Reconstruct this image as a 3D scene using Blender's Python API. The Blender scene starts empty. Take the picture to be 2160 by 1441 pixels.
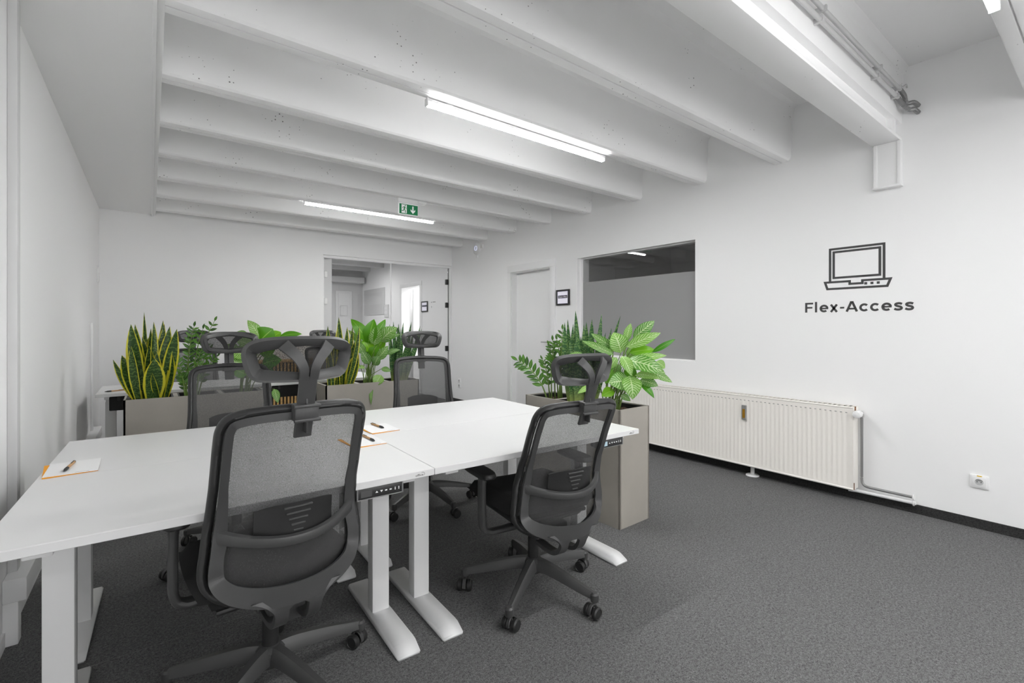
import bpy, bmesh, math, random
from mathutils import Vector, Matrix

random.seed(7)
SC = bpy.context.scene
COL = SC.collection
PI = math.pi

# ---------------------------------------------------------------- camera, world, exposure
FOCAL_PX, HORIZON, YAW, EYE = 995.0, 692.0, math.radians(37.45), 1.25
cd = bpy.data.cameras.new('camera')
cd.sensor_fit = 'HORIZONTAL'
cd.sensor_width = 36.0
cd.lens = FOCAL_PX * 36.0 / 2160.0
cd.shift_y = -(1441 / 2 - HORIZON) / 2160.0
cd.clip_start = 0.02
cam = bpy.data.objects.new('camera', cd)
cam.location = (0, 0, EYE)
cam.rotation_euler = (PI / 2, 0, -YAW)
COL.objects.link(cam)
SC.camera = cam

w = bpy.data.worlds.new('world')
SC.world = w
w.use_nodes = True
w.node_tree.nodes['Background'].inputs[0].default_value = (.8, .8, .8, 1)
w.node_tree.nodes['Background'].inputs[1].default_value = 5.6

SC.view_settings.view_transform = 'Standard'
SC.view_settings.look = 'None'
SC.view_settings.gamma = 1.0
SC.view_settings.exposure = 0.09
SC.cycles.max_bounces = 12
SC.cycles.diffuse_bounces = 7
SC.cycles.transparent_max_bounces = 16
LAMP_POWER = 196.0


# ---------------------------------------------------------------- materials
def srgb(v):
    return tuple(((c / 255) / 12.92 if c / 255 <= .04045 else ((c / 255 + .055) / 1.055) ** 2.4) for c in v) + (1,)


def grey(v):
    return (v, v, v, 1)


def mat(name, color, rough=.5, metal=0.0, noise=None, bump=None, spec=.5, emit=None, coat=0):
    """noise = (scale, amount): multiplies the colour; bump = (scale, strength)"""
    m = bpy.data.materials.new(name)
    m.use_nodes = True
    nt = m.node_tree
    b = nt.nodes['Principled BSDF']
    b.inputs['Base Color'].default_value = color
    b.inputs['Roughness'].default_value = rough
    b.inputs['Metallic'].default_value = metal
    b.inputs['Specular IOR Level'].default_value = spec
    if coat:
        b.inputs['Coat Weight'].default_value = coat
    if emit:
        b.inputs['Emission Color'].default_value = emit[0]
        b.inputs['Emission Strength'].default_value = emit[1]
    tc = nt.nodes.new('ShaderNodeTexCoord')
    if noise:
        n = nt.nodes.new('ShaderNodeTexNoise')
        n.inputs['Scale'].default_value = noise[0]
        n.inputs['Detail'].default_value = 5
        nt.links.new(tc.outputs['Object'], n.inputs['Vector'])
        r = nt.nodes.new('ShaderNodeMapRange')
        r.inputs['From Min'].default_value = .3
        r.inputs['From Max'].default_value = .7
        r.inputs['To Min'].default_value = 1 - noise[1]
        r.inputs['To Max'].default_value = 1 + noise[1]
        nt.links.new(n.outputs['Fac'], r.inputs['Value'])
        mx = nt.nodes.new('ShaderNodeMix')
        mx.data_type = 'RGBA'
        mx.blend_type = 'MULTIPLY'
        mx.inputs[0].default_value = 1
        mx.inputs[6].default_value = color
        nt.links.new(r.outputs[0], mx.inputs[7])
        nt.links.new(mx.outputs[2], b.inputs['Base Color'])
    if bump:
        n2 = nt.nodes.new('ShaderNodeTexNoise')
        n2.inputs['Scale'].default_value = bump[0]
        n2.inputs['Detail'].default_value = 4
        nt.links.new(tc.outputs['Object'], n2.inputs['Vector'])
        bp = nt.nodes.new('ShaderNodeBump')
        bp.inputs['Strength'].default_value = bump[1]
        bp.inputs['Distance'].default_value = .004
        nt.links.new(n2.outputs['Fac'], bp.inputs['Height'])
        nt.links.new(bp.outputs['Normal'], b.inputs['Normal'])
    return m


def math_node(nt, op, a, b=None, c=None):
    n = nt.nodes.new('ShaderNodeMath')
    n.operation = op
    for i, v in enumerate((a, b, c)):
        if v is None:
            continue
        if isinstance(v, (int, float)):
            n.inputs[i].default_value = v
        else:
            nt.links.new(v, n.inputs[i])
    return n.outputs[0]


M = {}
M['wall'] = mat('wall_paint', grey(.92), .75, bump=(60, .06))
M['trim'] = mat('trim_paint', grey(.88), .45)
M['duct'] = mat('grey_white_duct', grey(.66), .5)
M['white_metal'] = mat('white_powder_coat', grey(.80), .38)
M['desk'] = mat('white_laminate', grey(.72), .34)
M['desk_edge'] = mat('white_edge_band', grey(.74), .45)
M['grey_cover'] = mat('grey_steel_cover', grey(.16), .45)
M['plastic'] = mat('black_plastic', grey(.056), .40, bump=(260, .05))
M['plastic_dark'] = mat('black_soft_plastic', grey(.019), .42)
M['fabric'] = mat('black_seat_fabric', grey(.012), .9, bump=(500, .2))
M['rubber'] = mat('black_rubber', grey(.012), .5)
M['chrome'] = mat('grey_pipe_metal', grey(.33), .32, .7)
M['steel'] = mat('brushed_steel', grey(.5), .3, 1.0)
M['radiator'] = mat('cream_radiator_enamel', srgb((246, 242, 236)), .35)
M['white_plastic'] = mat('white_plastic', grey(.86), .35)
M['socket_dark'] = mat('dark_grey_part_and_shade', grey(.25), .5)  # own colour of several dark parts, also the painted shade in the sockets
M['socket_well'] = mat('socket_well_grey', grey(.55), .5)
M['yellow'] = mat('yellow_sticker', srgb((225, 185, 20)), .5)
M['amber'] = mat('amber_tube', srgb((150, 110, 20)), .3)
M['rust'] = mat('brown_rust', srgb((120, 85, 60)), .8, noise=(80, .4))
M['orange'] = mat('orange_paper', srgb((236, 160, 30)), .7)
M['paper'] = mat('white_paper', grey(.84), .7)
M['kraft'] = mat('kraft_pen_barrel', srgb((190, 150, 105)), .6)
M['black'] = mat('black_matte', grey(.01), .6)
M['decal'] = mat('dark_grey_wall_vinyl', grey(.055), .6)
M['logo_grey'] = mat('grey_print', grey(.10), .6)
M['black_frame'] = mat('black_display_frame', grey(.012), .4)
M['screen'] = mat('display_page', srgb((222, 220, 232)), .3, emit=(srgb((222, 220, 232)), .35))
M['screen_band'] = mat('display_band', srgb((62, 58, 78)), .3)
M['panel_grey'] = mat('control_panel_face', grey(.028), .35)
M['panel_screen'] = mat('control_panel_screen', grey(.09), .25)
M['panel_screen_blue'] = mat('pale_blue_screen', srgb((176, 200, 210)), .3)
M['felt'] = mat('black_felt', grey(.012), .95, bump=(300, .4))
M['wood'] = mat('oak_slat', srgb((205, 165, 105)), .55, noise=(30, .15))
M['soil'] = mat('brown_bark_soil', srgb((74, 56, 44)), .95, noise=(90, .6), bump=(120, .8))
M['liner'] = mat('black_planter_liner', grey(.010), .5)
M['planter'] = mat('taupe_metal_planter', srgb((172, 167, 158)), .42, .15, noise=(2.6, .10), bump=(4, .05))
M['corridor_door'] = mat('white_corridor_door', grey(.74), .5)
M['corridor_grey'] = mat('corridor_grey_paint', grey(.60), .7)
M['conduit'] = mat('galvanised_conduit', grey(.62), .35, .3)
M['flex'] = mat('flexible_conduit', grey(.30), .4, .5)
M['light_ring'] = mat('pale_blue_light_ring', srgb((215, 225, 255)), .4, emit=(srgb((205, 215, 255)), 1.2))
M['exit_green'] = mat('exit_sign_green', srgb((10, 110, 66)), .4, emit=(srgb((10, 110, 66)), .25))
M['exit_white'] = mat('exit_sign_white', grey(.8), .4, emit=(grey(.8), .25))
M['lamp_glow'] = mat('lamp_diffuser', grey(.8), .4, emit=((1, 1, 1, 1), LAMP_POWER))
M['lamp_side'] = mat('lamp_diffuser_side', grey(.8), .4, emit=((1, 1, 1, 1), LAMP_POWER * .07))


def ceiling_material():
    m = mat('painted_concrete_ceiling', grey(.93), .8, bump=(25, .12))
    nt = m.node_tree
    b = nt.nodes['Principled BSDF']
    tc = nt.nodes.new('ShaderNodeTexCoord')
    vo = nt.nodes.new('ShaderNodeTexVoronoi')
    vo.inputs['Scale'].default_value = 42
    nz = nt.nodes.new('ShaderNodeTexNoise')
    nz.inputs['Scale'].default_value = 3.2
    nt.links.new(tc.outputs['Object'], vo.inputs['Vector'])
    nt.links.new(tc.outputs['Object'], nz.inputs['Vector'])
    rad = math_node(nt, 'MULTIPLY', math_node(nt, 'MAXIMUM', math_node(nt, 'SUBTRACT', nz.outputs['Fac'], .50), 0.0), .9)
    pit = math_node(nt, 'LESS_THAN', vo.outputs['Distance'], rad)
    sepc = nt.nodes.new('ShaderNodeSeparateColor')
    nt.links.new(vo.outputs['Color'], sepc.inputs[0])
    pit2 = math_node(nt, 'MULTIPLY', pit, math_node(nt, 'GREATER_THAN', sepc.outputs[0], .55))
    mx = nt.nodes.new('ShaderNodeMix')
    mx.data_type = 'RGBA'
    mx.inputs[6].default_value = grey(.93)
    mx.inputs[7].default_value = grey(.22)
    nt.links.new(pit2, mx.inputs[0])
    nt.links.new(mx.outputs[2], b.inputs['Base Color'])
    return m


M['ceiling'] = ceiling_material()


def carpet_material(name, lo, hi):
    m = bpy.data.materials.new(name)
    m.use_nodes = True
    nt = m.node_tree
    b = nt.nodes['Principled BSDF']
    b.inputs['Roughness'].default_value = 1
    b.inputs['Specular IOR Level'].default_value = .1
    tc = nt.nodes.new('ShaderNodeTexCoord')
    n1 = nt.nodes.new('ShaderNodeTexNoise')
    n1.inputs['Scale'].default_value = 235
    n1.inputs['Detail'].default_value = 3
    n1.inputs['Distortion'].default_value = 1.5
    n2 = nt.nodes.new('ShaderNodeTexNoise')
    n2.inputs['Scale'].default_value = 90
    n2.inputs['Detail'].default_value = 4
    for n in (n1, n2):
        nt.links.new(tc.outputs['Object'], n.inputs['Vector'])
    s = math_node(nt, 'ADD', math_node(nt, 'MULTIPLY', n1.outputs['Fac'], .75), math_node(nt, 'MULTIPLY', n2.outputs['Fac'], .25))
    r = nt.nodes.new('ShaderNodeValToRGB')
    r.color_ramp.elements[0].position = .36
    r.color_ramp.elements[0].color = grey(lo)
    r.color_ramp.elements[1].position = .66
    r.color_ramp.elements[1].color = grey(hi)
    nt.links.new(s, r.inputs[0])
    nt.links.new(r.outputs[0], b.inputs['Base Color'])
    bp = nt.nodes.new('ShaderNodeBump')
    bp.inputs['Strength'].default_value = .7
    bp.inputs['Distance'].default_value = .004
    nt.links.new(s, bp.inputs['Height'])
    nt.links.new(bp.outputs['Normal'], b.inputs['Normal'])
    return m


M['carpet'] = carpet_material('anthracite_carpet', .055, .25)
M['carpet_skirting'] = carpet_material('anthracite_carpet_skirting', .018, .07)
M['carpet_seam'] = carpet_material('carpet_seam_grey', .12, .26)


def glass_material(name, tint=.93, frost=None, ior=1.45):
    """a pane: transparent with a mirror reflection that grows at grazing angles; frost adds a milky film"""
    m = bpy.data.materials.new(name)
    m.use_nodes = True
    nt = m.node_tree
    for n in list(nt.nodes):
        nt.nodes.remove(n)
    out = nt.nodes.new('ShaderNodeOutputMaterial')
    tr = nt.nodes.new('ShaderNodeBsdfTransparent')
    tr.inputs[0].default_value = grey(tint)
    gl = nt.nodes.new('ShaderNodeBsdfGlossy')
    gl.inputs['Roughness'].default_value = .0
    gl.inputs[0].default_value = grey(1)
    # Schlick reflectance, the same from both sides of the pane
    geo = nt.nodes.new('ShaderNodeNewGeometry')
    dot = nt.nodes.new('ShaderNodeVectorMath')
    dot.operation = 'DOT_PRODUCT'
    nt.links.new(geo.outputs['Incoming'], dot.inputs[0])
    nt.links.new(geo.outputs['Normal'], dot.inputs[1])
    f0 = ((ior - 1) / (ior + 1)) ** 2
    graze = math_node(nt, 'POWER', math_node(nt, 'SUBTRACT', 1.0, math_node(nt, 'ABSOLUTE', dot.outputs['Value'])), 5.0)
    refl = math_node(nt, 'ADD', math_node(nt, 'MULTIPLY', graze, 1 - f0), f0)
    mx = nt.nodes.new('ShaderNodeMixShader')
    base = tr.outputs[0]
    if frost:
        df = nt.nodes.new('ShaderNodeBsdfDiffuse')
        df.inputs[0].default_value = grey(frost[0])
        tl = nt.nodes.new('ShaderNodeBsdfTranslucent')
        tl.inputs[0].default_value = grey(frost[0])
        m2 = nt.nodes.new('ShaderNodeMixShader')
        m2.inputs[0].default_value = .25
        nt.links.new(df.outputs[0], m2.inputs[1])
        nt.links.new(tl.outputs[0], m2.inputs[2])
        m3 = nt.nodes.new('ShaderNodeMixShader')
        m3.inputs[0].default_value = frost[1]
        nt.links.new(tr.outputs[0], m3.inputs[1])
        nt.links.new(m2.outputs[0], m3.inputs[2])
        base = m3.outputs[0]
        gl.inputs['Roughness'].default_value = .18
    nt.links.new(refl, mx.inputs[0])
    nt.links.new(base, mx.inputs[1])
    nt.links.new(gl.outputs[0], mx.inputs[2])
    nt.links.new(mx.outputs[0], out.inputs[0])
    return m


M['glass'] = glass_material('clear_glass')
M['glass_double'] = glass_material('double_glazing', .85, None, 2.0)
M['frost'] = glass_material('frosted_film', .9, (.46, .95))


def mesh_fabric(name, see, col):
    """woven net: part of it open, part dark thread, with a fine grain"""
    m = bpy.data.materials.new(name)
    m.use_nodes = True
    nt = m.node_tree
    for n in list(nt.nodes):
        nt.nodes.remove(n)
    out = nt.nodes.new('ShaderNodeOutputMaterial')
    tr = nt.nodes.new('ShaderNodeBsdfTransparent')
    df = nt.nodes.new('ShaderNodeBsdfDiffuse')
    df.inputs[0].default_value = grey(col)
    tc = nt.nodes.new('ShaderNodeTexCoord')
    mp = nt.nodes.new('ShaderNodeMapping')
    mp.inputs['Scale'].default_value = (520, 520, 300)
    nt.links.new(tc.outputs['Object'], mp.inputs[0])
    nz = nt.nodes.new('ShaderNodeTexNoise')
    nz.inputs['Scale'].default_value = 1
    nz.inputs['Detail'].default_value = 2
    nt.links.new(mp.outputs[0], nz.inputs['Vector'])
    r = nt.nodes.new('ShaderNodeMapRange')
    r.inputs['From Min'].default_value = .3
    r.inputs['From Max'].default_value = .7
    r.inputs['To Min'].default_value = 1 - see - .11
    r.inputs['To Max'].default_value = 1 - see + .11
    nt.links.new(nz.outputs['Fac'], r.inputs['Value'])
    mx = nt.nodes.new('ShaderNodeMixShader')
    nt.links.new(r.outputs[0], mx.inputs[0])
    nt.links.new(tr.outputs[0], mx.inputs[1])
    nt.links.new(df.outputs[0], mx.inputs[2])
    nt.links.new(mx.outputs[0], out.inputs[0])
    return m


M['net'] = mesh_fabric('black_net_fabric', .30, .09)
M['net_head'] = mesh_fabric('black_headrest_net', .19, .04)


def leaf_material(name, kind):
    m = bpy.data.materials.new(name)
    m.use_nodes = True
    nt = m.node_tree
    b = nt.nodes['Principled BSDF']
    b.inputs['Roughness'].default_value = .34
    b.inputs['Specular IOR Level'].default_value = .4
    uv = nt.nodes.new('ShaderNodeUVMap')
    sp = nt.nodes.new('ShaderNodeSeparateXYZ')
    nt.links.new(uv.outputs[0], sp.inputs[0])
    U, V = sp.outputs[0], sp.outputs[1]
    edge = math_node(nt, 'ABSOLUTE', math_node(nt, 'SUBTRACT', U, .5))     # 0 at the midrib, .5 at the margin
    oi = nt.nodes.new('ShaderNodeObjectInfo')
    rnd = oi.outputs['Random']
    tc = nt.nodes.new('ShaderNodeTexCoord')
    nz = nt.nodes.new('ShaderNodeTexNoise')
    nz.inputs['Scale'].default_value = 30
    nt.links.new(tc.outputs['Object'], nz.inputs['Vector'])
    nf = math_node(nt, 'SUBTRACT', nz.outputs['Fac'], .5)

    def mix(fac, a, c):
        mx = nt.nodes.new('ShaderNodeMix')
        mx.data_type = 'RGBA'
        nt.links.new(fac, mx.inputs[0])
        for i, v in ((6, a), (7, c)):
            if isinstance(v, tuple):
                mx.inputs[i].default_value = v
            else:
                nt.links.new(v, mx.inputs[i])
        return mx.outputs[2]

    def ramp(v, a, c):
        r = nt.nodes.new('ShaderNodeMapRange')
        r.interpolation_type = 'SMOOTHSTEP'
        r.inputs['From Min'].default_value = a
        r.inputs['From Max'].default_value = c
        nt.links.new(v, r.inputs['Value'])
        return r.outputs[0]

    if kind == 'snake' or kind == 'banded':
        band = math_node(nt, 'SINE', math_node(nt, 'ADD', math_node(nt, 'MULTIPLY', V, 95 if kind == 'snake' else 120), math_node(nt, 'MULTIPLY', nf, 22)))
        bf = ramp(band, .1, .9)
        dark = srgb((50, 80, 36)) if kind == 'snake' else srgb((54, 96, 52))
        lite = srgb((110, 142, 70)) if kind == 'snake' else srgb((128, 160, 92))
        base = mix(math_node(nt, 'MULTIPLY', bf, .65), dark, lite)
        if kind == 'banded':
            base = mix(math_node(nt, 'SUBTRACT', 1.0, ramp(V, .05, .30)), base, srgb((150, 165, 90)))
        if kind == 'snake':
            base = mix(ramp(math_node(nt, 'ADD', edge, math_node(nt, 'MULTIPLY', nf, .08)), .36, .40), base, srgb((222, 214, 60)))
    elif kind == 'calathea':
        # pale feather stripes that sweep from the midrib to the margin
        ph = math_node(nt, 'SUBTRACT', math_node(nt, 'MULTIPLY', V, 62), math_node(nt, 'MULTIPLY', edge, 30))
        st = math_node(nt, 'SINE', math_node(nt, 'ADD', ph, math_node(nt, 'MULTIPLY', nf, 9)))
        sf = ramp(st, -.1, 1.0)
        mid = math_node(nt, 'SUBTRACT', 1.0, ramp(edge, .0, .05))
        sf = math_node(nt, 'MAXIMUM', math_node(nt, 'MULTIPLY', sf, .55), math_node(nt, 'MULTIPLY', mid, .8))
        sf = math_node(nt, 'MULTIPLY', sf, math_node(nt, 'SUBTRACT', 1.0, ramp(edge, .40, .49)))
        g = mix(rnd, srgb((66, 128, 36)), srgb((134, 186, 74)))
        base = mix(sf, g, srgb((214, 232, 178)))
    elif kind == 'bright':
        g = mix(rnd, srgb((62, 134, 16)), srgb((126, 186, 32)))
        base = mix(math_node(nt, 'SUBTRACT', 1.0, ramp(edge, .0, .035)), g, srgb((160, 200, 90)))
    else:
        g = mix(rnd, srgb((34, 74, 24)), srgb((84, 134, 44)))
        base = mix(math_node(nt, 'SUBTRACT', 1.0, ramp(edge, .0, .06)), g, srgb((140, 180, 80)))
    nt.links.new(base, b.inputs['Base Color'])
    b.inputs['Subsurface Weight'].default_value = 0
    # light passing through the thin blade
    out = [n for n in nt.nodes if n.type == 'OUTPUT_MATERIAL'][0]
    tl = nt.nodes.new('ShaderNodeBsdfTranslucent')
    nt.links.new(base, tl.inputs[0])
    mx = nt.nodes.new('ShaderNodeMixShader')
    mx.inputs[0].default_value = .22
    nt.links.new(b.outputs[0], mx.inputs[1])
    nt.links.new(tl.outputs[0], mx.inputs[2])
    nt.links.new(mx.outputs[0], out.inputs[0])
    return m


M['leaf_snake'] = leaf_material('yellow_edged_snake_leaf', 'snake')
M['leaf_banded'] = leaf_material('banded_green_snake_leaf', 'banded')
M['leaf_calathea'] = leaf_material('feather_striped_leaf', 'calathea')
M['leaf_bright'] = leaf_material('plain_bright_leaf', 'bright')
M['leaf_zz'] = leaf_material('glossy_leaflet', 'zz')
M['stem'] = mat('green_stem', srgb((104, 132, 58)), .5)


# ---------------------------------------------------------------- mesh building
class MB:
    def __init__(self):
        self.v, self.f, self.m, self.uv = [], [], [], []

    def add(self, vs, fs, mi=0, uvs=None):
        o = len(self.v)
        self.v += [tuple(p) for p in vs]
        self.f += [tuple(i + o for i in f) for f in fs]
        self.m += [mi] * len(fs)
        if uvs:
            self.uv += list(uvs)
        return self

    def box(self, a, b, mi=0, xf=None):
        (x0, y0, z0), (x1, y1, z1) = a, b
        vs = [Vector(p) for p in ((x0, y0, z0), (x1, y0, z0), (x1, y1, z0), (x0, y1, z0), (x0, y0, z1), (x1, y0, z1), (x1, y1, z1), (x0, y1, z1))]
        if xf:
            vs = [xf @ p for p in vs]
        return self.add(vs, [(0, 3, 2, 1), (4, 5, 6, 7), (0, 1, 5, 4), (1, 2, 6, 5), (2, 3, 7, 6), (3, 0, 4, 7)], mi)

    def bevel_box(self, a, b, r, seg=2, mi=0, xf=None):
        bm = bmesh.new()
        bmesh.ops.create_cube(bm, size=1)
        for v in bm.verts:
            v.co = Vector((a[i] + (v.co[i] + .5) * (b[i] - a[i]) for i in range(3)))
        bmesh.ops.bevel(bm, geom=list(bm.edges), offset=r, segments=seg, profile=.5, affect='EDGES')
        if xf:
            for v in bm.verts:
                v.co = xf @ v.co
        bm.verts.index_update()
        self.add([v.co.copy() for v in bm.verts], [[v.index for v in f.verts] for f in bm.faces], mi)
        bm.free()
        return self

    def prism(self, poly, h0, h1, axes='xyz', mi=0):
        """poly in the first two axes, extruded along the third"""
        idx = ['xyz'.index(c) for c in axes]
        n = len(poly)
        vs = []
        for h in (h0, h1):
            for (p, q) in poly:
                c = [0, 0, 0]
                c[idx[0]], c[idx[1]], c[idx[2]] = p, q, h
                vs.append(c)
        fs = [tuple(range(n))[::-1], tuple(range(n, 2 * n))] + [(i, (i + 1) % n, n + (i + 1) % n, n + i) for i in range(n)]
        return self.add(vs, fs, mi)

    def sweep(self, path, prof, up=(0, 0, 1), closed=False, scale=None, mi=0, ups=None):
        P = [Vector(p) for p in path]
        n, k = len(P), len(prof)
        vs = []
        for i in range(n):
            if closed:
                T = P[(i + 1) % n] - P[i - 1]
            else:
                T = P[min(i + 1, n - 1)] - P[max(i - 1, 0)]
            T.normalize()
            U = Vector(ups[i] if ups else up)
            N = U - U.dot(T) * T
            if N.length < 1e-4:
                N = Vector((0, 1, 0)) - T.y * T
            N.normalize()
            B = T.cross(N)
            s = scale[i] if scale else (1, 1)
            if not isinstance(s, tuple):
                s = (s, s)
            for (a, b) in prof:
                vs.append(P[i] + B * (a * s[0]) + N * (b * s[1]))
        fs = []
        m = n if closed else n - 1
        for i in range(m):
            j = (i + 1) % n
            for q in range(k):
                r = (q + 1) % k
                fs.append((i * k + q, i * k + r, j * k + r, j * k + q))
        if not closed:
            fs.append(tuple(range(k))[::-1])
            fs.append(tuple((n - 1) * k + q for q in range(k)))
        return self.add(vs, fs, mi)

    def tube(self, path, r, k=10, closed=False, mi=0, scale=None):
        return self.sweep(path, circle(r, k), closed=closed, mi=mi, scale=scale)

    def lathe(self, prof, c=(0, 0, 0), axis='z', k=24, mi=0):
        vs, fs = [], []
        for (r, h) in prof:
            for i in range(k):
                a = 2 * PI * i / k
                p = (r * math.cos(a), r * math.sin(a), h)
                if axis == 'x':
                    p = (h, r * math.cos(a), r * math.sin(a))
                elif axis == 'y':
                    p = (r * math.sin(a), h, r * math.cos(a))
                vs.append(Vector(p) + Vector(c))
        n = len(prof)
        for j in range(n - 1):
            for i in range(k):
                fs.append((j * k + i, j * k + (i + 1) % k, (j + 1) * k + (i + 1) % k, (j + 1) * k + i))
        fs.append(tuple(range(k))[::-1])
        fs.append(tuple((n - 1) * k + i for i in range(k)))
        return self.add(vs, fs, mi)

    def mesh(self, name, mats, smooth=None):
        me = bpy.data.meshes.new(name)
        me.from_pydata([tuple(p) for p in self.v], [], [list(f) for f in self.f])
        for mm in mats:
            me.materials.append(mm)
        me.polygons.foreach_set('material_index', self.m)
        if self.uv:
            ul = me.uv_layers.new(name='UVMap')
            for p in me.polygons:
                for li in p.loop_indices:
                    ul.data[li].uv = self.uv[me.loops[li].vertex_index]
        bm = bmesh.new()
        bm.from_mesh(me)
        bmesh.ops.recalc_face_normals(bm, faces=bm.faces)
        if smooth:
            ang = math.radians(smooth)
            for f in bm.faces:
                f.smooth = True
            for e in bm.edges:
                e.smooth = not (len(e.link_faces) == 2 and e.calc_face_angle(0) > ang)
        bm.to_mesh(me)
        bm.free()
        return me


def circle(r, k=10):
    return [(r * math.cos(2 * PI * i / k), r * math.sin(2 * PI * i / k)) for i in range(k)]


def rrect(w, h, r=.3, k=3):
    """rounded rectangle profile, r relative to the smaller side"""
    rr = r * min(w, h)
    out = []
    for cx, cy, a0 in ((w / 2 - rr, h / 2 - rr, 0), (-w / 2 + rr, h / 2 - rr, 90), (-w / 2 + rr, -h / 2 + rr, 180), (w / 2 - rr, -h / 2 + rr, 270)):
        for i in range(k):
            a = math.radians(a0 + 90 * i / (k - 1))
            out.append((cx + rr * math.cos(a), cy + rr * math.sin(a)))
    return out


def spline(pts, n=6, closed=False):
    P = [Vector(p) for p in pts]
    m = len(P)
    out = []
    for i in range(m if closed else m - 1):
        if closed:
            a, b, c, d = P[i - 1], P[i], P[(i + 1) % m], P[(i + 2) % m]
        else:
            b, c = P[i], P[i + 1]
            a = P[i - 1] if i else b * 2 - c
            d = P[i + 2] if i + 2 < m else c * 2 - b
        for j in range(n):
            t = j / n
            out.append(.5 * ((2 * b) + (c - a) * t + (2 * a - 5 * b + 4 * c - d) * t * t + (3 * b - a - 3 * c + d) * t ** 3))
    if not closed:
        out.append(P[-1])
    return out


def link(o, parent=None):
    COL.objects.link(o)
    if parent:
        o.parent = parent
    return o


def obj(name, mb, mats, parent=None, smooth=None, loc=None):
    if not isinstance(mats, (list, tuple)):
        mats = [mats]
    me = mb.mesh(name, mats, smooth) if isinstance(mb, MB) else mb
    o = bpy.data.objects.new(name, me)
    if loc:
        o.location = loc
    return link(o, parent)


def tag(o, label, cat, group=None, kind=None):
    o['label'] = label
    o['category'] = cat
    if group:
        o['group'] = group
    if kind:
        o['kind'] = kind
    return o


def thing(name, label, cat, loc=(0, 0, 0), rz=0, group=None):
    o = bpy.data.objects.new(name, None)
    o.empty_display_size = .05
    o.location = loc
    o.rotation_euler = (0, 0, rz)
    link(o)
    return tag(o, label, cat, group)


def struct(o):
    o['kind'] = 'structure'
    return o


def copy_tree(o, parent=None):
    c = o.copy()
    COL.objects.link(c)
    if parent:
        c.parent = parent
        c.matrix_parent_inverse = o.matrix_parent_inverse
    for ch in list(o.children):
        copy_tree(ch, c)
    return c


def text_mesh(name, body, size, weight=0.0, depth=.001):
    cu = bpy.data.curves.new(name, 'FONT')
    cu.body = body
    cu.size = size
    cu.offset = weight
    cu.extrude = depth
    cu.align_x = 'LEFT'
    cu.space_character = 1.06
    t = bpy.data.objects.new(name, cu)
    COL.objects.link(t)
    dg = bpy.context.evaluated_depsgraph_get()
    me = bpy.data.meshes.new_from_object(t.evaluated_get(dg))
    bpy.data.objects.remove(t)
    bpy.data.curves.remove(cu)
    return me


def fit_text(me, to_world, wid, hgt=None):
    """scales the flat text (x,y) to wid (and hgt) and maps it by to_world(x, y, z)"""
    xs = [v.co.x for v in me.vertices]
    ys = [v.co.y for v in me.vertices]
    x0, x1, y1 = min(xs), max(xs), max(ys)
    sx = wid / (x1 - x0)
    sy = hgt / y1 if hgt else sx
    for v in me.vertices:
        v.co = to_world((v.co.x - x0) * sx, v.co.y * sy, v.co.z)
    return me


# ================================================================ the setting
XL, XR, YB, YF, ZC = -.46, 4.10, 7.05, -2.9, 3.03


def wall_with_holes(name, axis, t0, t1, u0, u1, z0, z1, holes, m):
    us = sorted({u0, u1, *[h[0] for h in holes], *[h[1] for h in holes]})
    zs = sorted({z0, z1, *[h[2] for h in holes], *[h[3] for h in holes]})
    solid = lambda i, j: 0 <= i < len(us) - 1 and 0 <= j < len(zs) - 1 and not any(
        h[0] - 1e-6 <= us[i] and us[i + 1] <= h[1] + 1e-6 and h[2] - 1e-6 <= zs[j] and zs[j + 1] <= h[3] + 1e-6 for h in holes)
    P = (lambda t, u, z: (t, u, z)) if axis == 'x' else (lambda t, u, z: (u, t, z))
    b = MB()
    for i in range(len(us) - 1):
        for j in range(len(zs) - 1):
            if not solid(i, j):
                continue
            a, c, e, g = us[i], us[i + 1], zs[j], zs[j + 1]
            for t in (t0, t1):
                b.add([P(t, a, e), P(t, c, e), P(t, c, g), P(t, a, g)], [(0, 1, 2, 3)])
            for di, dj, q in ((-1, 0, ((a, e), (a, g))), (1, 0, ((c, e), (c, g))), (0, -1, ((a, e), (c, e))), (0, 1, ((a, g), (c, g)))):
                if not solid(i + di, j + dj):
                    (p0, q0), (p1, q1) = q
                    b.add([P(t0, p0, q0), P(t1, p0, q0), P(t1, p1, q1), P(t0, p1, q1)], [(0, 1, 2, 3)])
    me = b.mesh(name, [m])
    bm = bmesh.new()
    bm.from_mesh(me)
    bmesh.ops.remove_doubles(bm, verts=bm.verts, dist=1e-5)
    bmesh.ops.recalc_face_normals(bm, faces=bm.faces)
    bm.to_mesh(me)
    bm.free()
    return struct(obj(name, me, m))


WIN = (2.495, 4.05, .93, 2.09)
DOOR = (4.535, 5.37, 0, 2.045)
CDOOR = (8.25, 9.07, 0, 2.07)
floor = struct(obj('floor', MB().box((XL - .2, YF, -.08), (XR + .2, 11.6, 0)), M['carpet']))
for (x0, x1, y) in ((XL, 4.1, 2.33), (XL, 4.1, 6.2)):
    obj('carpet_seam', MB().box((x0, y - .002, -.002), (x1, y + .002, .0008)), M['carpet_seam'], floor)
wall_with_holes('wall_right', 'x', XR, XR + .2, YF, 11.5, 0, 3.1, [WIN, DOOR, CDOOR], M['wall'])
wall_with_holes('wall_back', 'y', YB, YB + .12, XL - .2, XR, 0, 3.1, [(1.972, 4.088, 0, 2.31)], M['wall'])
wall_with_holes('wall_left', 'x', XL - .15, XL, YF, YB, 0, 3.1, [], M['wall'])
FILL_WINDOWS = [(-.2, 1.1, .9, 2.5), (1.35, 2.65, .9, 2.5), (2.85, 3.95, .9, 2.5)]  # unseen windows added behind the camera to bring in frontal fill light
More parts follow.
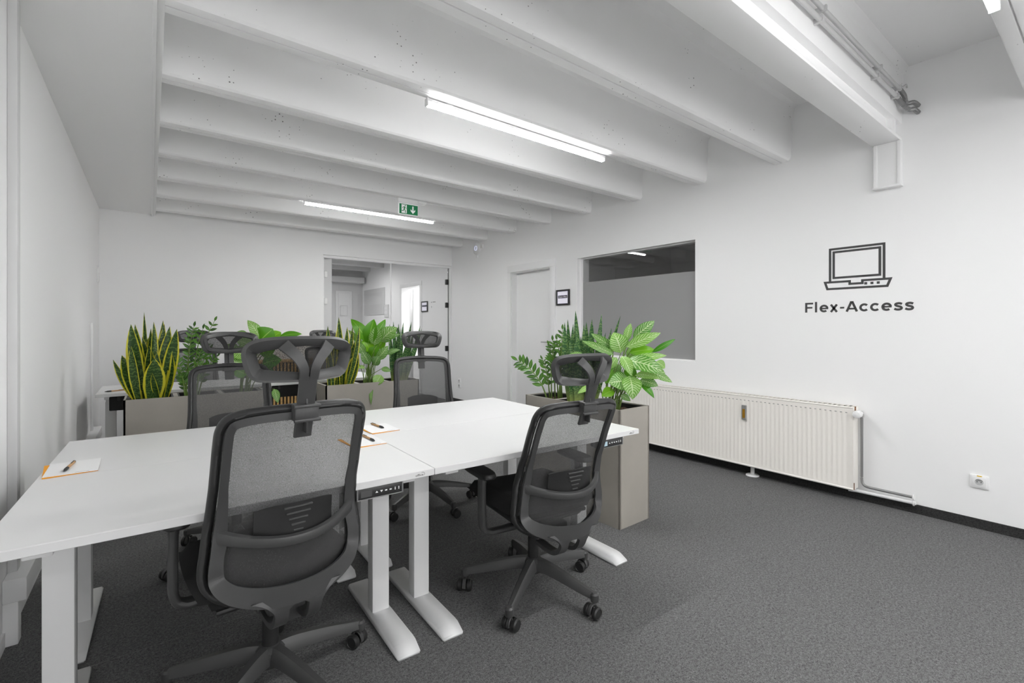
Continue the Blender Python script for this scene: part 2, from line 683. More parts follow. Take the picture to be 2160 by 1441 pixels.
wall_with_holes('wall_front', 'y', YF - .2, YF, XL - .2, XR + .2, 0, 3.1, FILL_WINDOWS, M['wall'])
for k, (u0, u1, q0, q1) in enumerate(FILL_WINDOWS):
    fw = MB()
    for a, b in (((u0, YF - .14, q0), (u1, YF - .08, q0 + .05)), ((u0, YF - .14, q1 - .05), (u1, YF - .08, q1)), ((u0, YF - .14, q0 + .05), (u0 + .05, YF - .08, q1 - .05)), ((u1 - .05, YF - .14, q0 + .05), (u1, YF - .08, q1 - .05))):
        fw.box(a, b)
    fo = struct(obj('window_%d' % (k + 3), fw, M['trim']))
    obj('pane', MB().add([(u0 + .05, YF - .11, q0 + .05), (u1 - .05, YF - .11, q0 + .05), (u1 - .05, YF - .11, q1 - .05), (u0 + .05, YF - .11, q1 - .05)], [(0, 1, 2, 3)]), M['glass'], fo)
    ld = bpy.data.lights.new('fill_window_portal', 'AREA')  # samples the sky light entering through the added windows
    ld.shape, ld.size, ld.size_y = 'RECTANGLE', u1 - u0, q1 - q0
    ld.cycles.is_portal = True
    po = bpy.data.objects.new('fill_window_portal', ld)
    po.location, po.rotation_euler = ((u0 + u1) / 2, YF - .19, (q0 + q1) / 2), (PI / 2, 0, 0)
    COL.objects.link(po)

ceiling = struct(obj('ceiling', MB().box((XL - .2, YF - .1, ZC), (XR + .2, YB, ZC + .1)), M['ceiling']))


def rib_profile(y0):
    ym = y0 + .0675
    q = [(-.055, 3.03), (-.028, 3.005), (-.016, 2.97), (-.003, 2.635), (.004, 2.614), (.016, 2.603), (.032, 2.600)]
    left = [(y0 + a, z) for a, z in q]
    right = [(y0 + .135 - a * (.5 if z < 2.64 else 1), z) for a, z in q]
    groove = [(ym - .004, 2.600), (ym - .003, 2.616), (ym + .003, 2.616), (ym + .004, 2.600)]
    return left + groove + right[::-1]


for y0 in (-2.61, -1.93, -1.21, -.49, .23, 1.655, 2.381, 3.106, 3.825, 4.527, 5.252, 5.973, 6.70):
    obj('rib', MB().prism(rib_profile(y0), .03, XR, 'yzx'), M['ceiling'], ceiling, 25)
# the deep steel beam that replaces one rib
sb = MB()
sb.prism([(.905, 3.03), (.935, 2.98), (.945, 2.655), (1.105, 2.655), (1.115, 2.98), (1.145, 3.03)], .03, XR, 'yzx')
sb.box((.03, .985, 2.55), (XR, 1.07, 2.66))
sb.bevel_box((.03, .945, 2.535), (XR, 1.105, 2.556), .003)
sb.box((3.93, .955, 2.55), (4.0, 1.095, 2.66))
obj('steel_beam', sb, M['ceiling'], ceiling, 25)

soff = struct(obj('trim_1', MB().box((XL, YF, 2.595), (.006, YB, ZC)), M['wall']))
struct(obj('trim_2', MB().bevel_box((.006, YF, 2.572), (.022, YB, ZC), .002).bevel_box((.022, YF, 2.59), (.048, YB, ZC), .004), M['trim'], None, 30))
struct(obj('trim_3', MB().box((XL, YB - .018, 0), (.002, YB, 2.595)), M['wall']))
# boxed pier end under the steel beam
pier = MB().bevel_box((4.058, .945, 2.235), (XR, 1.09, 2.535), .003)
pier.bevel_box((4.05, .94, 2.232), (XR, .962, 2.534), .003).bevel_box((4.05, 1.072, 2.232), (XR, 1.094, 2.534), .003).bevel_box((4.046, .936, 2.222), (XR, 1.098, 2.236), .003)
struct(obj('trim_4', pier, M['trim'], None, 30))
# vertical cable duct on the left wall and the low trunking it feeds
struct(obj('trim_5', MB().bevel_box((XL, 2.745, 0), (XL + .03, 2.80, 2.595), .004), M['duct'], None, 30))
struct(obj('trim_6', MB().bevel_box((XL, 2.66, .17), (XL + .07, 6.3, .262), .006).bevel_box((XL, 2.665, 0), (XL + .045, 2.72, .17), .004), M['trim'], None, 30))
struct(obj('trim_7', MB().bevel_box((XL, 6.05, 0), (XL + .02, 6.12, 1.3), .004), M['trim'], None, 30))

# carpet skirting
for i, (a, b) in enumerate([((XR - .009, YF, 0), (XR, 4.44, .06)), ((XR - .009, 5.44, 0), (XR, YB, .06))]):
    struct(obj('baseboard_right', MB().box(a, b), M['carpet_skirting']))
struct(obj('baseboard_back', MB().box((.01, YB - .009, 0), (1.97, YB, .06)), M['carpet_skirting']))
struct(obj('baseboard_left', MB().box((XL, YF, 0), (XL + .009, YB - .02, .06)), M['trim']))

# ---- window to the dark side room
win = struct(obj('window_1', MB().box((XR + .06, WIN[0], WIN[2]), (XR + .085, WIN[0] + .018, WIN[3])).box((XR + .06, WIN[1] - .03, WIN[2]), (XR + .085, WIN[1], WIN[3]))
                 .box((XR + .061, WIN[0] + .018, WIN[3] - .012), (XR + .084, WIN[1] - .03, WIN[3])).box((XR + .061, WIN[0] + .018, WIN[2]), (XR + .084, WIN[1] - .03, WIN[2] + .012)), M['trim']))
obj('pane', MB().add([(XR + .07, WIN[0] + .01, WIN[2] + .01), (XR + .07, WIN[1] - .02, WIN[2] + .01), (XR + .07, WIN[1] - .02, WIN[3] - .01), (XR + .07, WIN[0] + .01, WIN[3] - .01)], [(0, 1, 2, 3)]), M['glass_double'], win)
obj('frosted_film', MB().add([(XR + .066, WIN[0] + .018, WIN[2] + .012), (XR + .066, WIN[1] - .03, WIN[2] + .012), (XR + .066, WIN[1] - .03, 1.80), (XR + .066, WIN[0] + .018, 1.80)], [(0, 1, 2, 3)]), M['frost'], win)
sr = MB()
for a, b in (((4.3, 1.9, .2), (6.6, 1.95, 2.9)), ((4.3, 4.44, .2), (6.6, 4.49, 2.9)), ((6.6, 1.9, .2), (6.65, 4.49, 2.9)), ((4.3, 1.9, .15), (6.65, 4.49, .2)), ((4.3, 1.9, 2.9), (6.65, 4.49, 2.95))):
    sr.box(a, b)
struct(obj('wall_side_room', sr, M['corridor_grey']))

# ---- white door in the right wall
dr = MB()
for a, b in (((XR - .016, 4.44, 0), (XR + .001, 4.538, 2.04)), ((XR - .016, 5.367, 0), (XR + .001, 5.44, 2.04)), ((XR - .016, 4.44, 2.04), (XR + .001, 5.44, 2.135))):
    dr.bevel_box(a, b, .002)
for a, b in (((XR + .002, 4.536, 0), (XR + .12, 4.55, 2.03)), ((XR + .002, 5.355, 0), (XR + .12, 5.369, 2.03)), ((XR + .002, 4.536, 2.03), (XR + .12, 5.369, 2.044))):
    dr.box(a, b)
door = struct(obj('door_1', dr, M['trim'], None, 30))
obj('leaf', MB().bevel_box((XR + .085, 4.55, .008), (XR + .125, 5.355, 2.03), .002), M['trim'], door, 30)
hd = MB().lathe([(.024, 0), (.026, -.004), (.024, -.009)], (XR + .085, 4.62, 1.065), 'x', 20)
hd.tube(spline([(XR + .08, 4.62, 1.065), (XR + .045, 4.62, 1.065), (XR + .03, 4.63, 1.065), (XR + .028, 4.66, 1.065), (XR + .028, 4.75, 1.065)], 4), .0095, 10)
hd.lathe([(.024, 0), (.026, -.004), (.024, -.009)], (XR + .085, 4.62, .98), 'x', 20)
obj('handle', hd, M['steel'], door, 35)

# ---- glass partition: fixed pane and glass door
gp = MB()
for a, b in (((1.973, YB + .02, 2.27), (4.087, YB + .06, 2.309)), ((1.973, YB + .02, 0), (1.992, YB + .06, 2.27)), ((4.058, YB + .01, 0), (4.087, YB + .06, 2.27)), ((1.992, YB + .021, 0), (3.02, YB + .059, .02))):
    gp.bevel_box(a, b, .003)
part_win = struct(obj('window_2', gp, M['trim'], None, 30))
obj('pane', MB().box((1.99, YB + .036, .02), (3.012, YB + .044, 2.275)), M['glass'], part_win)
for z in (2.03, 1.64):
    obj('clamp', MB().bevel_box((1.995, YB + .02, z - .045), (2.04, YB + .055, z + .045), .008), M['white_plastic'], part_win, 30)
gd = struct(obj('door_2', MB().box((3.022, YB + .036, .01), (4.040, YB + .044, 2.27)), M['glass']))
obj('edge_seal', MB().box((3.012, YB + .03, .02), (3.021, YB + .05, 2.275)), M['white_plastic'], gd)
for z in (2.035, 1.64, .9, .25):
    obj('hinge', MB().bevel_box((4.0, YB + .018, z - .045), (4.048, YB + .062, z + .045), .004), M['black_frame'], gd, 30)
obj('handle', MB().tube([(3.10, YB - .02, .85), (3.10, YB - .02, 1.25)], .011, 10).tube([(3.10, YB - .02, .9), (3.10, YB + .04, .9)], .008, 8).tube([(3.10, YB - .02, 1.2), (3.10, YB + .04, 1.2)], .008, 8), M['black_frame'], gd, 35)
obj('jamb_seal', MB().box((4.046, YB + .028, .01), (4.054, YB + .05, 2.27)), M['socket_dark'], gd)

# ---- corridor seen through the glass
struct(obj('trim_8', MB().box((1.95, YB + .125, 0), (2.13, YB + .3, 2.7)), M['trim']))
struct(obj('wall_corridor_back', MB().box((1.9, 11.34, 0), (XR, 11.5, 2.95)), M['corridor_grey']))
struct(obj('wall_corridor_left', MB().box((1.85, YB + .13, 0), (1.94, 11.4, 2.95)), M['corridor_grey']))
ccl = struct(obj('ceiling_corridor', MB().box((1.85, YB + .1, 2.86), (XR, 11.5, 2.95)), M['corridor_grey']))
for y in (7.6, 8.4, 9.2, 10.0, 10.8):
    obj('rib', MB().bevel_box((1.94, y, 2.58), (XR, y + .14, 2.87), .01), M['corridor_grey'], ccl)
cd1 = MB()
for a, b in (((XR - .014, 8.17, 0), (XR + .001, 8.255, 2.065)), ((XR - .014, 9.065, 0), (XR + .001, 9.15, 2.065)), ((XR - .014, 8.17, 2.065), (XR + .001, 9.15, 2.15))):
    cd1.bevel_box(a, b, .004)
cdoor = struct(obj('door_3', cd1, M['trim'], None, 30))
obj('leaf', MB().bevel_box((4.32, 9.0, .01), (5.1, 9.04, 2.06), .002), M['trim'], cdoor)
obj('handle', MB().tube([(4.42, 8.98, 1.06), (4.54, 8.98, 1.06)], .01, 8), M['steel'], cdoor)
vb = MB()
for a, b in (((4.3, 7.9, 0), (5.6, 7.95, 2.6)), ((4.3, 9.3, 0), (5.6, 9.35, 2.6)), ((5.6, 7.9, 0), (5.65, 9.35, 2.6)), ((4.3, 7.9, 2.55), (5.65, 9.35, 2.6)), ((4.3, 7.9, -.05), (5.65, 9.35, 0))):
    vb.box(a, b)
struct(obj('wall_lobby', vb, M['wall']))
cd4 = struct(obj('door_4', MB().bevel_box((3.45, 11.30, 0), (3.83, 11.345, 2.13), .005), M['corridor_door']))
obj('leaf', MB().bevel_box((3.50, 11.285, 0), (3.78, 11.32, 2.08), .004), M['corridor_door'], cd4)


def area(name, loc, rot, sx, sy, power):
    ld = bpy.data.lights.new(name, 'AREA')
    ld.shape = 'RECTANGLE'
    ld.size, ld.size_y, ld.energy = sx, sy, power
    o = bpy.data.objects.new(name, ld)
    o.location, o.rotation_euler = loc, rot
    COL.objects.link(o)


area('lobby_fill', (4.95, 8.6, 2.5), (0, 0, 0), .8, .4, 24.0)  # unseen light added to brighten the room behind the corridor door
area('corridor_fill', (2.55, 7.8, 2.55), (0, 0, 0), .8, .3, 13)  # this and the next are unseen lights added to brighten the corridor
area('corridor_fill', (2.75, 9.7, 2.55), (0, 0, 0), 1.2, .3, 24.0)


# ================================================================ things on walls and ceiling
def linear_lamp(x0, x1, y, label):
    t = thing('linear_lamp', label, 'ceiling lamp', ((x0 + x1) / 2, y, 2.6), 0, 'linear lamps under the ceiling ribs')
    h = (x1 - x0) / 2
    obj('housing', MB().bevel_box((-h, -.017, -.022), (h, .017, -.006), .002), M['white_metal'], t)
    obj('diffuser', MB().bevel_box((-h + .004, -.016, -.045), (h - .004, .016, -.0215), .003, 1, 1).add([(-h + .006, -.014, -.0456), (h - .006, -.014, -.0456), (h - .006, .014, -.0456), (-h + .006, .014, -.0456)], [(0, 3, 2, 1)], 0), [M['lamp_glow'], M['lamp_side']], t)
    for s in (-1, 1):
        obj('end_cap', MB().bevel_box((s * h - .004, -.0175, -.046), (s * h + .004, .0175, -.004), .001), M['white_plastic'], t)
        obj('mounting_clip', MB().box((s * (h - .15) - .02, -.012, -.008), (s * (h - .15) + .02, .012, .002)), M['white_metal'], t)
    return t


linear_lamp(1.285, 2.815, 2.50, 'slim lit linear lamp under the rib nearest the middle of the ceiling')
linear_lamp(1.285, 2.80, 5.275, 'slim lit linear lamp under the far rib, just below the green exit sign')
linear_lamp(1.26, 2.765, .335, 'slim lit linear lamp cut off by the top right corner of the picture')
linear_lamp(1.26, 2.80, -1.83, 'slim lit linear lamp added unseen behind the camera')  # extra lamp added out of view to light the room from behind

t = thing('exit_sign', 'green emergency exit sign with running figure and down arrow hanging from a rib', 'exit sign', (2.15, 4.60, 2.60))
obj('mount', MB().bevel_box((-.12, -.02, -.045), (.12, .02, 0), .004).bevel_box((.10, -.03, -.03), (.20, .03, 0), .008), M['white_plastic'], t, 30)
pl = obj('plate', MB().bevel_box((-.11, -.008, -.165), (.11, .008, -.045), .003), M['exit_white'], t)
obj('green_field', MB().box((-.104, -.0095, -.158), (.104, -.008, -.055)), M['exit_green'], t)
g = MB().box((-.08, -.0105, -.15), (-.022, -.0095, -.062))
g.prism([(.048, -.146), (.022, -.118), (.022, -.10), (.041, -.118), (.041, -.068), (.055, -.068), (.055, -.118), (.074, -.10), (.074, -.118)], -.0105, -.0095, 'xzy')
obj('pictogram', g, M['exit_white'], t)
g = MB().lathe([(.0065, -.0115), (.0065, -.0105)], (-.040, 0, -.073), 'y', 14)
for pa, wd in (([(-.045, -.082), (-.052, -.108)], .013), ([(-.045, -.084), (-.062, -.088), (-.070, -.100)], .006), ([(-.046, -.086), (-.034, -.097), (-.026, -.096)], .006),
               ([(-.052, -.106), (-.040, -.122), (-.036, -.146)], .008), ([(-.052, -.106), (-.060, -.126), (-.078, -.128)], .008)):
    g.sweep([(x, -.011, z) for x, z in pa], rrect(wd, .0012, .2, 2), up=(0, 1, 0))
obj('running_figure', g, M['exit_green'], t)

t = thing('access_point', 'round white wireless access point with a pale blue ring on the wall', 'access point', (XR, 6.245, 2.505))
obj('body', MB().lathe([(.105, 0), (.106, -.012), (.100, -.024), (.08, -.033), (.04, -.037)], (0, 0, 0), 'x', 40), M['white_plastic'], t, 40)
rg = [(-.0365, .034 * math.cos(a * PI / 16), .034 * math.sin(a * PI / 16)) for a in range(32)]
obj('light_ring', MB().sweep(rg, circle(.003, 6), up=(1, 0, 0), closed=True), M['light_ring'], t)
obj('cable_box', MB().bevel_box((-.02, -.16, -.01), (0, -.10, .045), .004), M['white_plastic'], t)
obj('bracket', MB().bevel_box((-.02, -.02, -.145), (0, .02, -.11), .004), M['white_plastic'], t)

# pipes along the steel beam
t = thing('pipe_run', 'pair of slim white conduits clipped along the deep beam with flexible ends', 'conduit', (0, .915, 2.78))
for (dy, dz) in ((0, -.022), (-.012, .024)):
    obj('pipe', MB().tube([(.06, dy, dz), (3.90, dy, dz)], .0115, 10), M['conduit'], t, 40)
for x in (.9, 1.75, 2.6, 3.45, 3.84):
    obj('clip', MB().bevel_box((x - .008, -.018, -.038), (x + .008, .030, -.008), .004).bevel_box((x - .008, -.030, .010), (x + .008, .030, .039), .004), M['conduit'], t)
for k, (dy, dz) in enumerate(((0, -.022), (-.012, .024))):
    pa = spline([(3.88, dy, dz), (3.95, dy - .005, dz - .02), (4.0, -.03 - dy, dz - .055), (4.05, -.045, dz - .045), (4.10, -.06, dz - .06)], 12)
    obj('flexible_end', MB().tube(pa, .0125, 10, scale=[1.18 if i % 2 else .92 for i in range(len(pa))]), M['flex'], t)
obj('loop_end', MB().tube(spline([(3.87, -.012, .03), (3.93, -.02, .06), (3.98, -.02, .085), (4.0, -.02, .07)], 6), .005, 8), M['conduit'], t)

# sockets and switch
def socket(name, label, loc, double=False):
    t = thing(name, label, 'socket', loc)
    h = .08 if double else .04
    obj('plate', MB().bevel_box((-.011, -.0425, -h), (0, .0425, h), .003), M['white_plastic'], t, 30)
    for dz in ((.04, -.04) if double else (0,)):
        i = obj('insert', MB().bevel_box((-.014, -.032, dz - .032), (-.010, .032, dz + .032), .002), M['white_plastic'], t, 30)
        obj('well', MB().lathe([(.0195, -.0146), (.019, -.013), (.018, -.0142)], (0, 0, dz), 'x', 24), M['socket_well'], i)
        obj('well_shade', MB().prism([(.017 * math.cos(math.radians(a)), dz + .006 + .011 * math.sin(math.radians(a))) for a in range(0, 181, 15)], -.0151, -.0147, 'yzx'), M['socket_dark'], i)  # dark crescent painted in as the shade inside the well
        obj('contact', MB().lathe([(.003, -.0152), (.003, -.0145)], (0, -.009, dz), 'x', 10).lathe([(.003, -.0152), (.003, -.0145)], (0, .009, dz), 'x', 10), M['black'], i)
    return t


t = socket('wall_socket', 'single white wall socket with a yellow sticker right of the radiator', (XR, .562, .292))
obj('sticker', MB().box((-.0125, -.012, .0335), (-.011, .010, .0395)), M['yellow'], t)
socket('wall_socket', 'double white wall socket left of the white door', (XR, 6.79, .328), True)
t = thing('light_switch', 'white double light switch high on the left wall', 'light switch', (XL, 6.785, 1.83))
obj('plate', MB().bevel_box((0, -.042, -.09), (.011, .042, .09), .003), M['white_plastic'], t, 30)
for dz in (-.042, .042):
    obj('rocker', MB().bevel_box((.010, -.032, dz - .034), (.017, .032, dz + .034), .003), M['white_plastic'], t, 30)


def door_display(name, label, loc, wid, hgt, lines):
    t = thing(name, label, 'display', loc)
    f = MB()
    e = .022
    for a, b in (((-.022, -wid / 2, -hgt / 2), (0, wid / 2, -hgt / 2 + e)), ((-.022, -wid / 2, hgt / 2 - e), (0, wid / 2, hgt / 2)), ((-.022, -wid / 2, -hgt / 2 + e), (0, -wid / 2 + e, hgt / 2 - e)), ((-.022, wid / 2 - e, -hgt / 2 + e), (0, wid / 2, hgt / 2 - e))):
        f.bevel_box(a, b, .003)
    obj('frame', f, M['black_frame'], t)
    obj('screen', MB().box((-.014, -wid / 2 + .01, -hgt / 2 + .01), (-.004, wid / 2 - .01, hgt / 2 - .01)), M['screen'], t)
    bw = wid / 2 - e - .012
    for (z0, z1, body) in lines:
        bd = obj('banner', MB().box((-.0155, -bw, z0), (-.014, bw, z1)), M['screen_band'], t)
        if body:
            me = text_mesh('lettering', body, .05, .0012, .0004)
            me = fit_text(me, lambda x, y, z: Vector((-.0158 - z, bw * .86 - x, (z0 + z1) / 2 - .009 + y)), bw * 1.72, .019)
            obj('lettering', me, M['paper'], bd)
            me.materials.append(M['paper'])
    return t


door_display('door_display', 'small black framed display between the white door and the window', (XR, 4.293, 1.632), .232, .195, [(-.010, .026, 'Private Office')])
door_display('door_display', 'small black framed display seen through the glass beside the open corridor door', (XR, 8.045, 1.652), .25, .20, [(-.004, .028, '')])
# small printed marks beside the corridor display
mk = MB()
for (dy, dz, wy, wz) in ((0, 0, .02, .02), (.06, .002, .028, .014), (.10, .002, .018, .014), (.13, .002, .03, .014), (.005, -.085, .014, .03)):
    mk.box((XR - .0012, 7.80 - dy - wy, 1.722 + dz - wz / 2), (XR, 7.80 - dy, 1.722 + dz + wz / 2))
tag(obj('wall_lettering', mk, M['logo_grey']), 'tiny grey marks printed on the wall right of the corridor display', 'lettering')
# frames and box on the far corridor walls
for (x, z, lab) in ((3.63, 1.66, 'faint pale picture frame hung on the far corridor door'),):
    t = thing('picture_frame', lab, 'picture frame', (x, 11.285, z))
    obj('frame', MB().box((-.085, -.014, -.125), (.085, 0, .125)), M['corridor_grey'], t)
    obj('sheet', MB().box((-.07, -.017, -.11), (.07, -.013, .11)), M['corridor_door'], t)
t = thing('picture_frame', 'faint pale picture frame on the corridor side wall left of the open door', 'picture frame', (XR, 9.85, 1.62))
obj('frame', MB().box((-.014, -.11, -.14), (0, .11, .14)), M['corridor_grey'], t)
obj('sheet', MB().box((-.017, -.095, -.125), (-.013, .095, .125)), M['corridor_door'], t)
t = thing('ventilation_duct', 'grey boxed duct high on the far corridor wall', 'duct', (3.55, 11.2, 2.38))
obj('casing', MB().bevel_box((-.6, -.12, -.065), (.52, .14, .07), .006), M['corridor_grey'], t)
obj('end_plate', MB().box((.50, -.125, -.07), (.525, .14, .075)), M['socket_dark'], t)
tag(obj('notice_board', MB().bevel_box((XR - .016, 9.95, 1.55), (XR - .003, 11.2, 2.15), .003), M['corridor_grey']), 'wide grey board on the corridor side wall', 'board')

# ---- laptop symbol and the words under it, cut from dark vinyl
lg = thing('wall_graphic', 'dark grey laptop symbol and words Flex-Access on the right wall', 'wall graphic', (XR, 1.384, 1.538))


def decal(name, polys):
    b = MB()
    for poly in polys:
        b.prism([(-h, z) for h, z in poly], -.0015, 0, 'yzx')
    return obj(name, b, M['decal'], lg)


def stroke_loop(pts, wd):
    """closed outline as one strip of quads, mitred"""
    out = []
    n = len(pts)
    P = [Vector(p) for p in pts]
    off = []
    area2 = sum(P[i].x * P[(i + 1) % n].y - P[(i + 1) % n].x * P[i].y for i in range(n))
    sgn = 1 if area2 > 0 else -1
    for i in range(n):
        a, b, c = P[i - 1], P[i], P[(i + 1) % n]
        d1, d2 = (b - a).normalized(), (c - b).normalized()
        n1, n2 = Vector((-d1.y, d1.x)) * sgn, Vector((-d2.y, d2.x)) * sgn
        mm = (n1 + n2).normalized()
        off.append(b + mm * (wd / max(.3, mm.dot(n1))))
    for i in range(n):
        j = (i + 1) % n
        out.append([tuple(P[i]), tuple(P[j]), tuple(off[j]), tuple(off[i])])
    return out


W_ = .0155
decal('screen_outline', [[(0, .066), (W_, .066), (W_, .315), (0, .315)], [(.348 - W_, .066), (.348, .066), (.348, .315), (.348 - W_, .315)], [(W_, .315 - W_), (.348 - W_, .315 - W_), (.348 - W_, .315), (W_, .315)]])
decal('screen_inner_outline', stroke_loop([(.024, .082), (.324, .082), (.324, .291), (.024, .291)], W_))
decal('base_outline', stroke_loop([(-.016, 0), (.364, 0), (.388, .066), (.205, .066), (.205, .046), (.142, .046), (.142, .066), (-.036, .066)], W_))
for h in (.224, .261, .298):
    decal('key_square', [[(h, .026), (h + .0175, .026), (h + .0175, .0435), (h, .0435)]])
ST, CAP, XH = .0150, .0765, .0565
W0 = .164


def letter(paths, boxes=()):
    b = MB()
    for pa in paths:
        b.sweep([(-.0008, W0 - h, -.167 + z) for h, z in pa], [(-ST / 2, -.0007), (ST / 2, -.0007), (ST / 2, .0007), (-ST / 2, .0007)], up=(1, 0, 0))
    for (h0, q0, h1, q1) in boxes:
        b.box((-.0015, W0 - h1, -.167 + q0), (-.0001, W0 - h0, -.167 + q1))
    return obj('letter', b, M['decal'], lg)


def arc(cx, cz, rx, rz, a0, a1, n=22):
    return [(cx + rx * math.cos(math.radians(a0 + (a1 - a0) * i / n)), cz + rz * math.sin(math.radians(a0 + (a1 - a0) * i / n))) for i in range(n + 1)]


RX, RZ = XH / 2 + .001 - ST / 2, XH / 2 + .001 - ST / 2
letter([], [(0, 0, ST, CAP), (ST, CAP - .0135, .056, CAP), (ST, .031, .051, .0435)])
letter([], [(.069, 0, .084, .081)])
for x0 in (.101, .489):
    letter([arc(x0 + .030, XH / 2, .030 - ST / 2, RZ, 8, 312)], [(x0 + .010, XH / 2 - .0055, x0 + .0585, XH / 2 + .0055)])
letter([[(.1775, 0), (.2165, XH)], [(.2165, 0), (.1775, XH)]])
letter([], [(.237, .0245, .264, .0365)])
letter([[(.2795, 0), (.3085, .0715)], [(.3435, 0), (.3145, .0715)]], [(.289, .0155, .334, .0275), (.3005, .064, .3225, CAP)])
for x0 in (.358, .423):
    letter([arc(x0 + .030, XH / 2, .030 - ST / 2, RZ, 42, 318)])
for x0 in (.559, .619):
    sp = spline([(x0 + .045, .0445, 0), (x0 + .0355, .0490, 0), (x0 + .0245, .0500, 0), (x0 + .0125, .0465, 0), (x0 + .0095, .0395, 0), (x0 + .0165, .0325, 0), (x0 + .0270, .0290, 0), (x0 + .0385, .0245, 0), (x0 + .0425, .0165, 0), (x0 + .0370, .0090, 0), (x0 + .0250, .0065, 0), (x0 + .0135, .0080, 0), (x0 + .0030, .0130, 0)], 4)
    letter([[(v.x, v.y) for v in sp]])

# ---- radiator
t = thing('radiator', 'long cream panel radiator with a thermostat valve under the window', 'radiator', (3.97, 1.19, .095))
L_, H_ = 1.98, .59
b = MB()
# ribbed front sheet: fluted profile along y
prof = [(0.0, 0.0)]
pitch = .0332
n = int((L_ - .05) / pitch)
y = .025
pts = [(0, 0)]
for i in range(n):
    pts += [(y + .004, 0), (y + .010, .0032), (y + .022, .0032), (y + .028, 0)]
    y += pitch
pts += [(L_, 0)]
z0, z1 = .035, H_ - .055
vs, fs = [], []
for (yy, dx) in pts:
    vs += [(0, yy, 0), (0, yy, z0 - .012), (dx, yy, z0 + .006), (dx, yy, z1 - .004), (0, yy, z1 + .012), (0, yy, H_)]
for i in range(len(pts) - 1):
    for k in range(5):
        a = i * 6 + k
        fs.append((a, a + 6, a + 7, a + 1))
b.add(vs, fs)
obj('front_panel', b, M['radiator'], t, 50)
b = MB()
yy = .025
for i in range(n):
    b.box((-.0008, yy + .010, z1 + .010), (.001, yy + .022, z1 + .0145))
    yy += pitch
o = obj('vent_slots', b, M['socket_dark'], t)
o['kind'] = 'stuff'
obj('side_panel', MB().bevel_box((.0, -.003, 0), (.095, .0, H_), .001), M['radiator'], t)
obj('side_panel', MB().bevel_box((.0, L_, 0), (.095, L_ + .003, H_), .001), M['radiator'], t)
b = MB().bevel_box((-.004, -.004, H_ - .010), (.012, L_ + .004, H_), .003).bevel_box((.085, -.004, H_ - .010), (.10, L_ + .004, H_), .003)
for i in range(60):
    yq = .02 + i * (L_ - .04) / 59
    b.box((.01, yq - .004, H_ - .006), (.09, yq + .004, H_ - .002))
obj('top_grille', b, M['radiator'], t)
obj('bottom_rail', MB().tube([(.004, 0, .004), (.004, L_, .004)], .009, 10), M['radiator'], t, 40)
obj('back_panel', MB().box((.085, 0, 0), (.092, L_, H_)), M['radiator'], t)
for yq in (.3, 1.6):
    obj('wall_bracket', MB().box((.09, yq, .1), (.13, yq + .03, .5)), M['radiator'], t)
obj('corner_plug', MB().bevel_box((.02, -.006, H_ - .028), (.045, -.002, H_ + .002), .002), M['rust'], t)
obj('corner_plug', MB().bevel_box((.004, -.006, .0), (.016, -.002, .05), .002), M['rust'], t)
hc = obj('heat_cost_meter', MB().bevel_box((-.016, .754, .385), (.001, .792, .505), .003), M['socket_dark'], t)
obj('tube_window', MB().box((-.0185, .762, .40), (-.0155, .782, .475)), M['amber'], hc)
vl = MB().lathe([(.012, .022), (.017, .0), (.019, -.03), (.026, -.034), (.027, -.07), (.022, -.082), (.006, -.086)], (.05, -.028, .545), 'x', 22)
vv = obj('thermostat_head', vl, M['white_plastic'], t, 35)
obj('valve_body', MB().tube([(.05, .01, .545), (.05, -.028, .545)], .011, 10).tube([(.05, -.028, .545), (.085, -.028, .545)], .011, 10).lathe([(.014, 0), (.014, .02)], (.085, -.028, .515), 'z', 12), M['steel'], t, 35)
obj('supply_pipe', MB().tube(spline([(.085, -.028, .55), (.085, -.028, .40), (.085, -.028, .25), (.085, -.028, .12), (.085, -.028, .065), (.085, -.036, .036), (.085, -.060, .022), (.085, -.11, .02), (.085, -.18, .02), (.085, -.25, .02), (.085, -.312, .02)], 6), .0095, 12), M['chrome'], t, 40)
obj('return_pipe', MB().tube([(.07, .05, -.022), (.085, 0, -.022), (.085, -.33, -.016)], .012, 12), M['white_metal'], t, 40)
for z in (.02, -.016):
    obj('pipe_rosette', MB().lathe([(.02, 0), (.02, .006), (.012, .010)], (.085, -.322, z), 'y', 18), M['white_plastic'], t, 35)
obj('foot', MB().lathe([(.052, -.095), (.052, -.088), (.046, -.083), (.016, -.081), (.015, .02)], (.075, .742, 0), 'z', 28), M['white_plastic'], t, 35)


# ================================================================ office chair (sitter faces +y)
def lerp_tab(tab, z):
    if z <= tab[0][0]:
        return tab[0][1]
    for (a, p), (b, q) in zip(tab, tab[1:]):
        if z <= b:
            return p + (q - p) * (z - a) / (b - a)
    return tab[-1][1]


YB_T = [(.42, -.245), (.50, -.262), (.58, -.262), (.66, -.255), (.75, -.262), (.88, -.293), (1.02, -.338), (1.2, -.385)]
KS_T = [(.42, .05), (.55, .075), (.66, .075), (.80, .050), (1.02, .028)]
HW_T = [(.42, .19), (.50, .215), (.56, .226), (.67, .213), (.75, .206), (1.02, .200)]


def back_y(x, z):
    return lerp_tab(YB_T, z) + lerp_tab(KS_T, z) * (x / lerp_tab(HW_T, z)) ** 2


HALF = [(0, 1.020), (.09, 1.019), (.150, 1.013), (.184, 1.000), (.199, .972), (.202, .93), (.203, .85), (.206, .75), (.213, .67), (.220, .61), (.226, .56), (.222, .517), (.196, .480), (.150, .456), (.085, .441), (0, .436)]
OUTLINE = [(x, z) for x, z in HALF] + [(-x, z) for x, z in HALF[-2:0:-1]]
OUT = [(p.x, p.y) for p in spline([(x, z, 0) for x, z in OUTLINE], 4, True)]
NO = len(OUT)


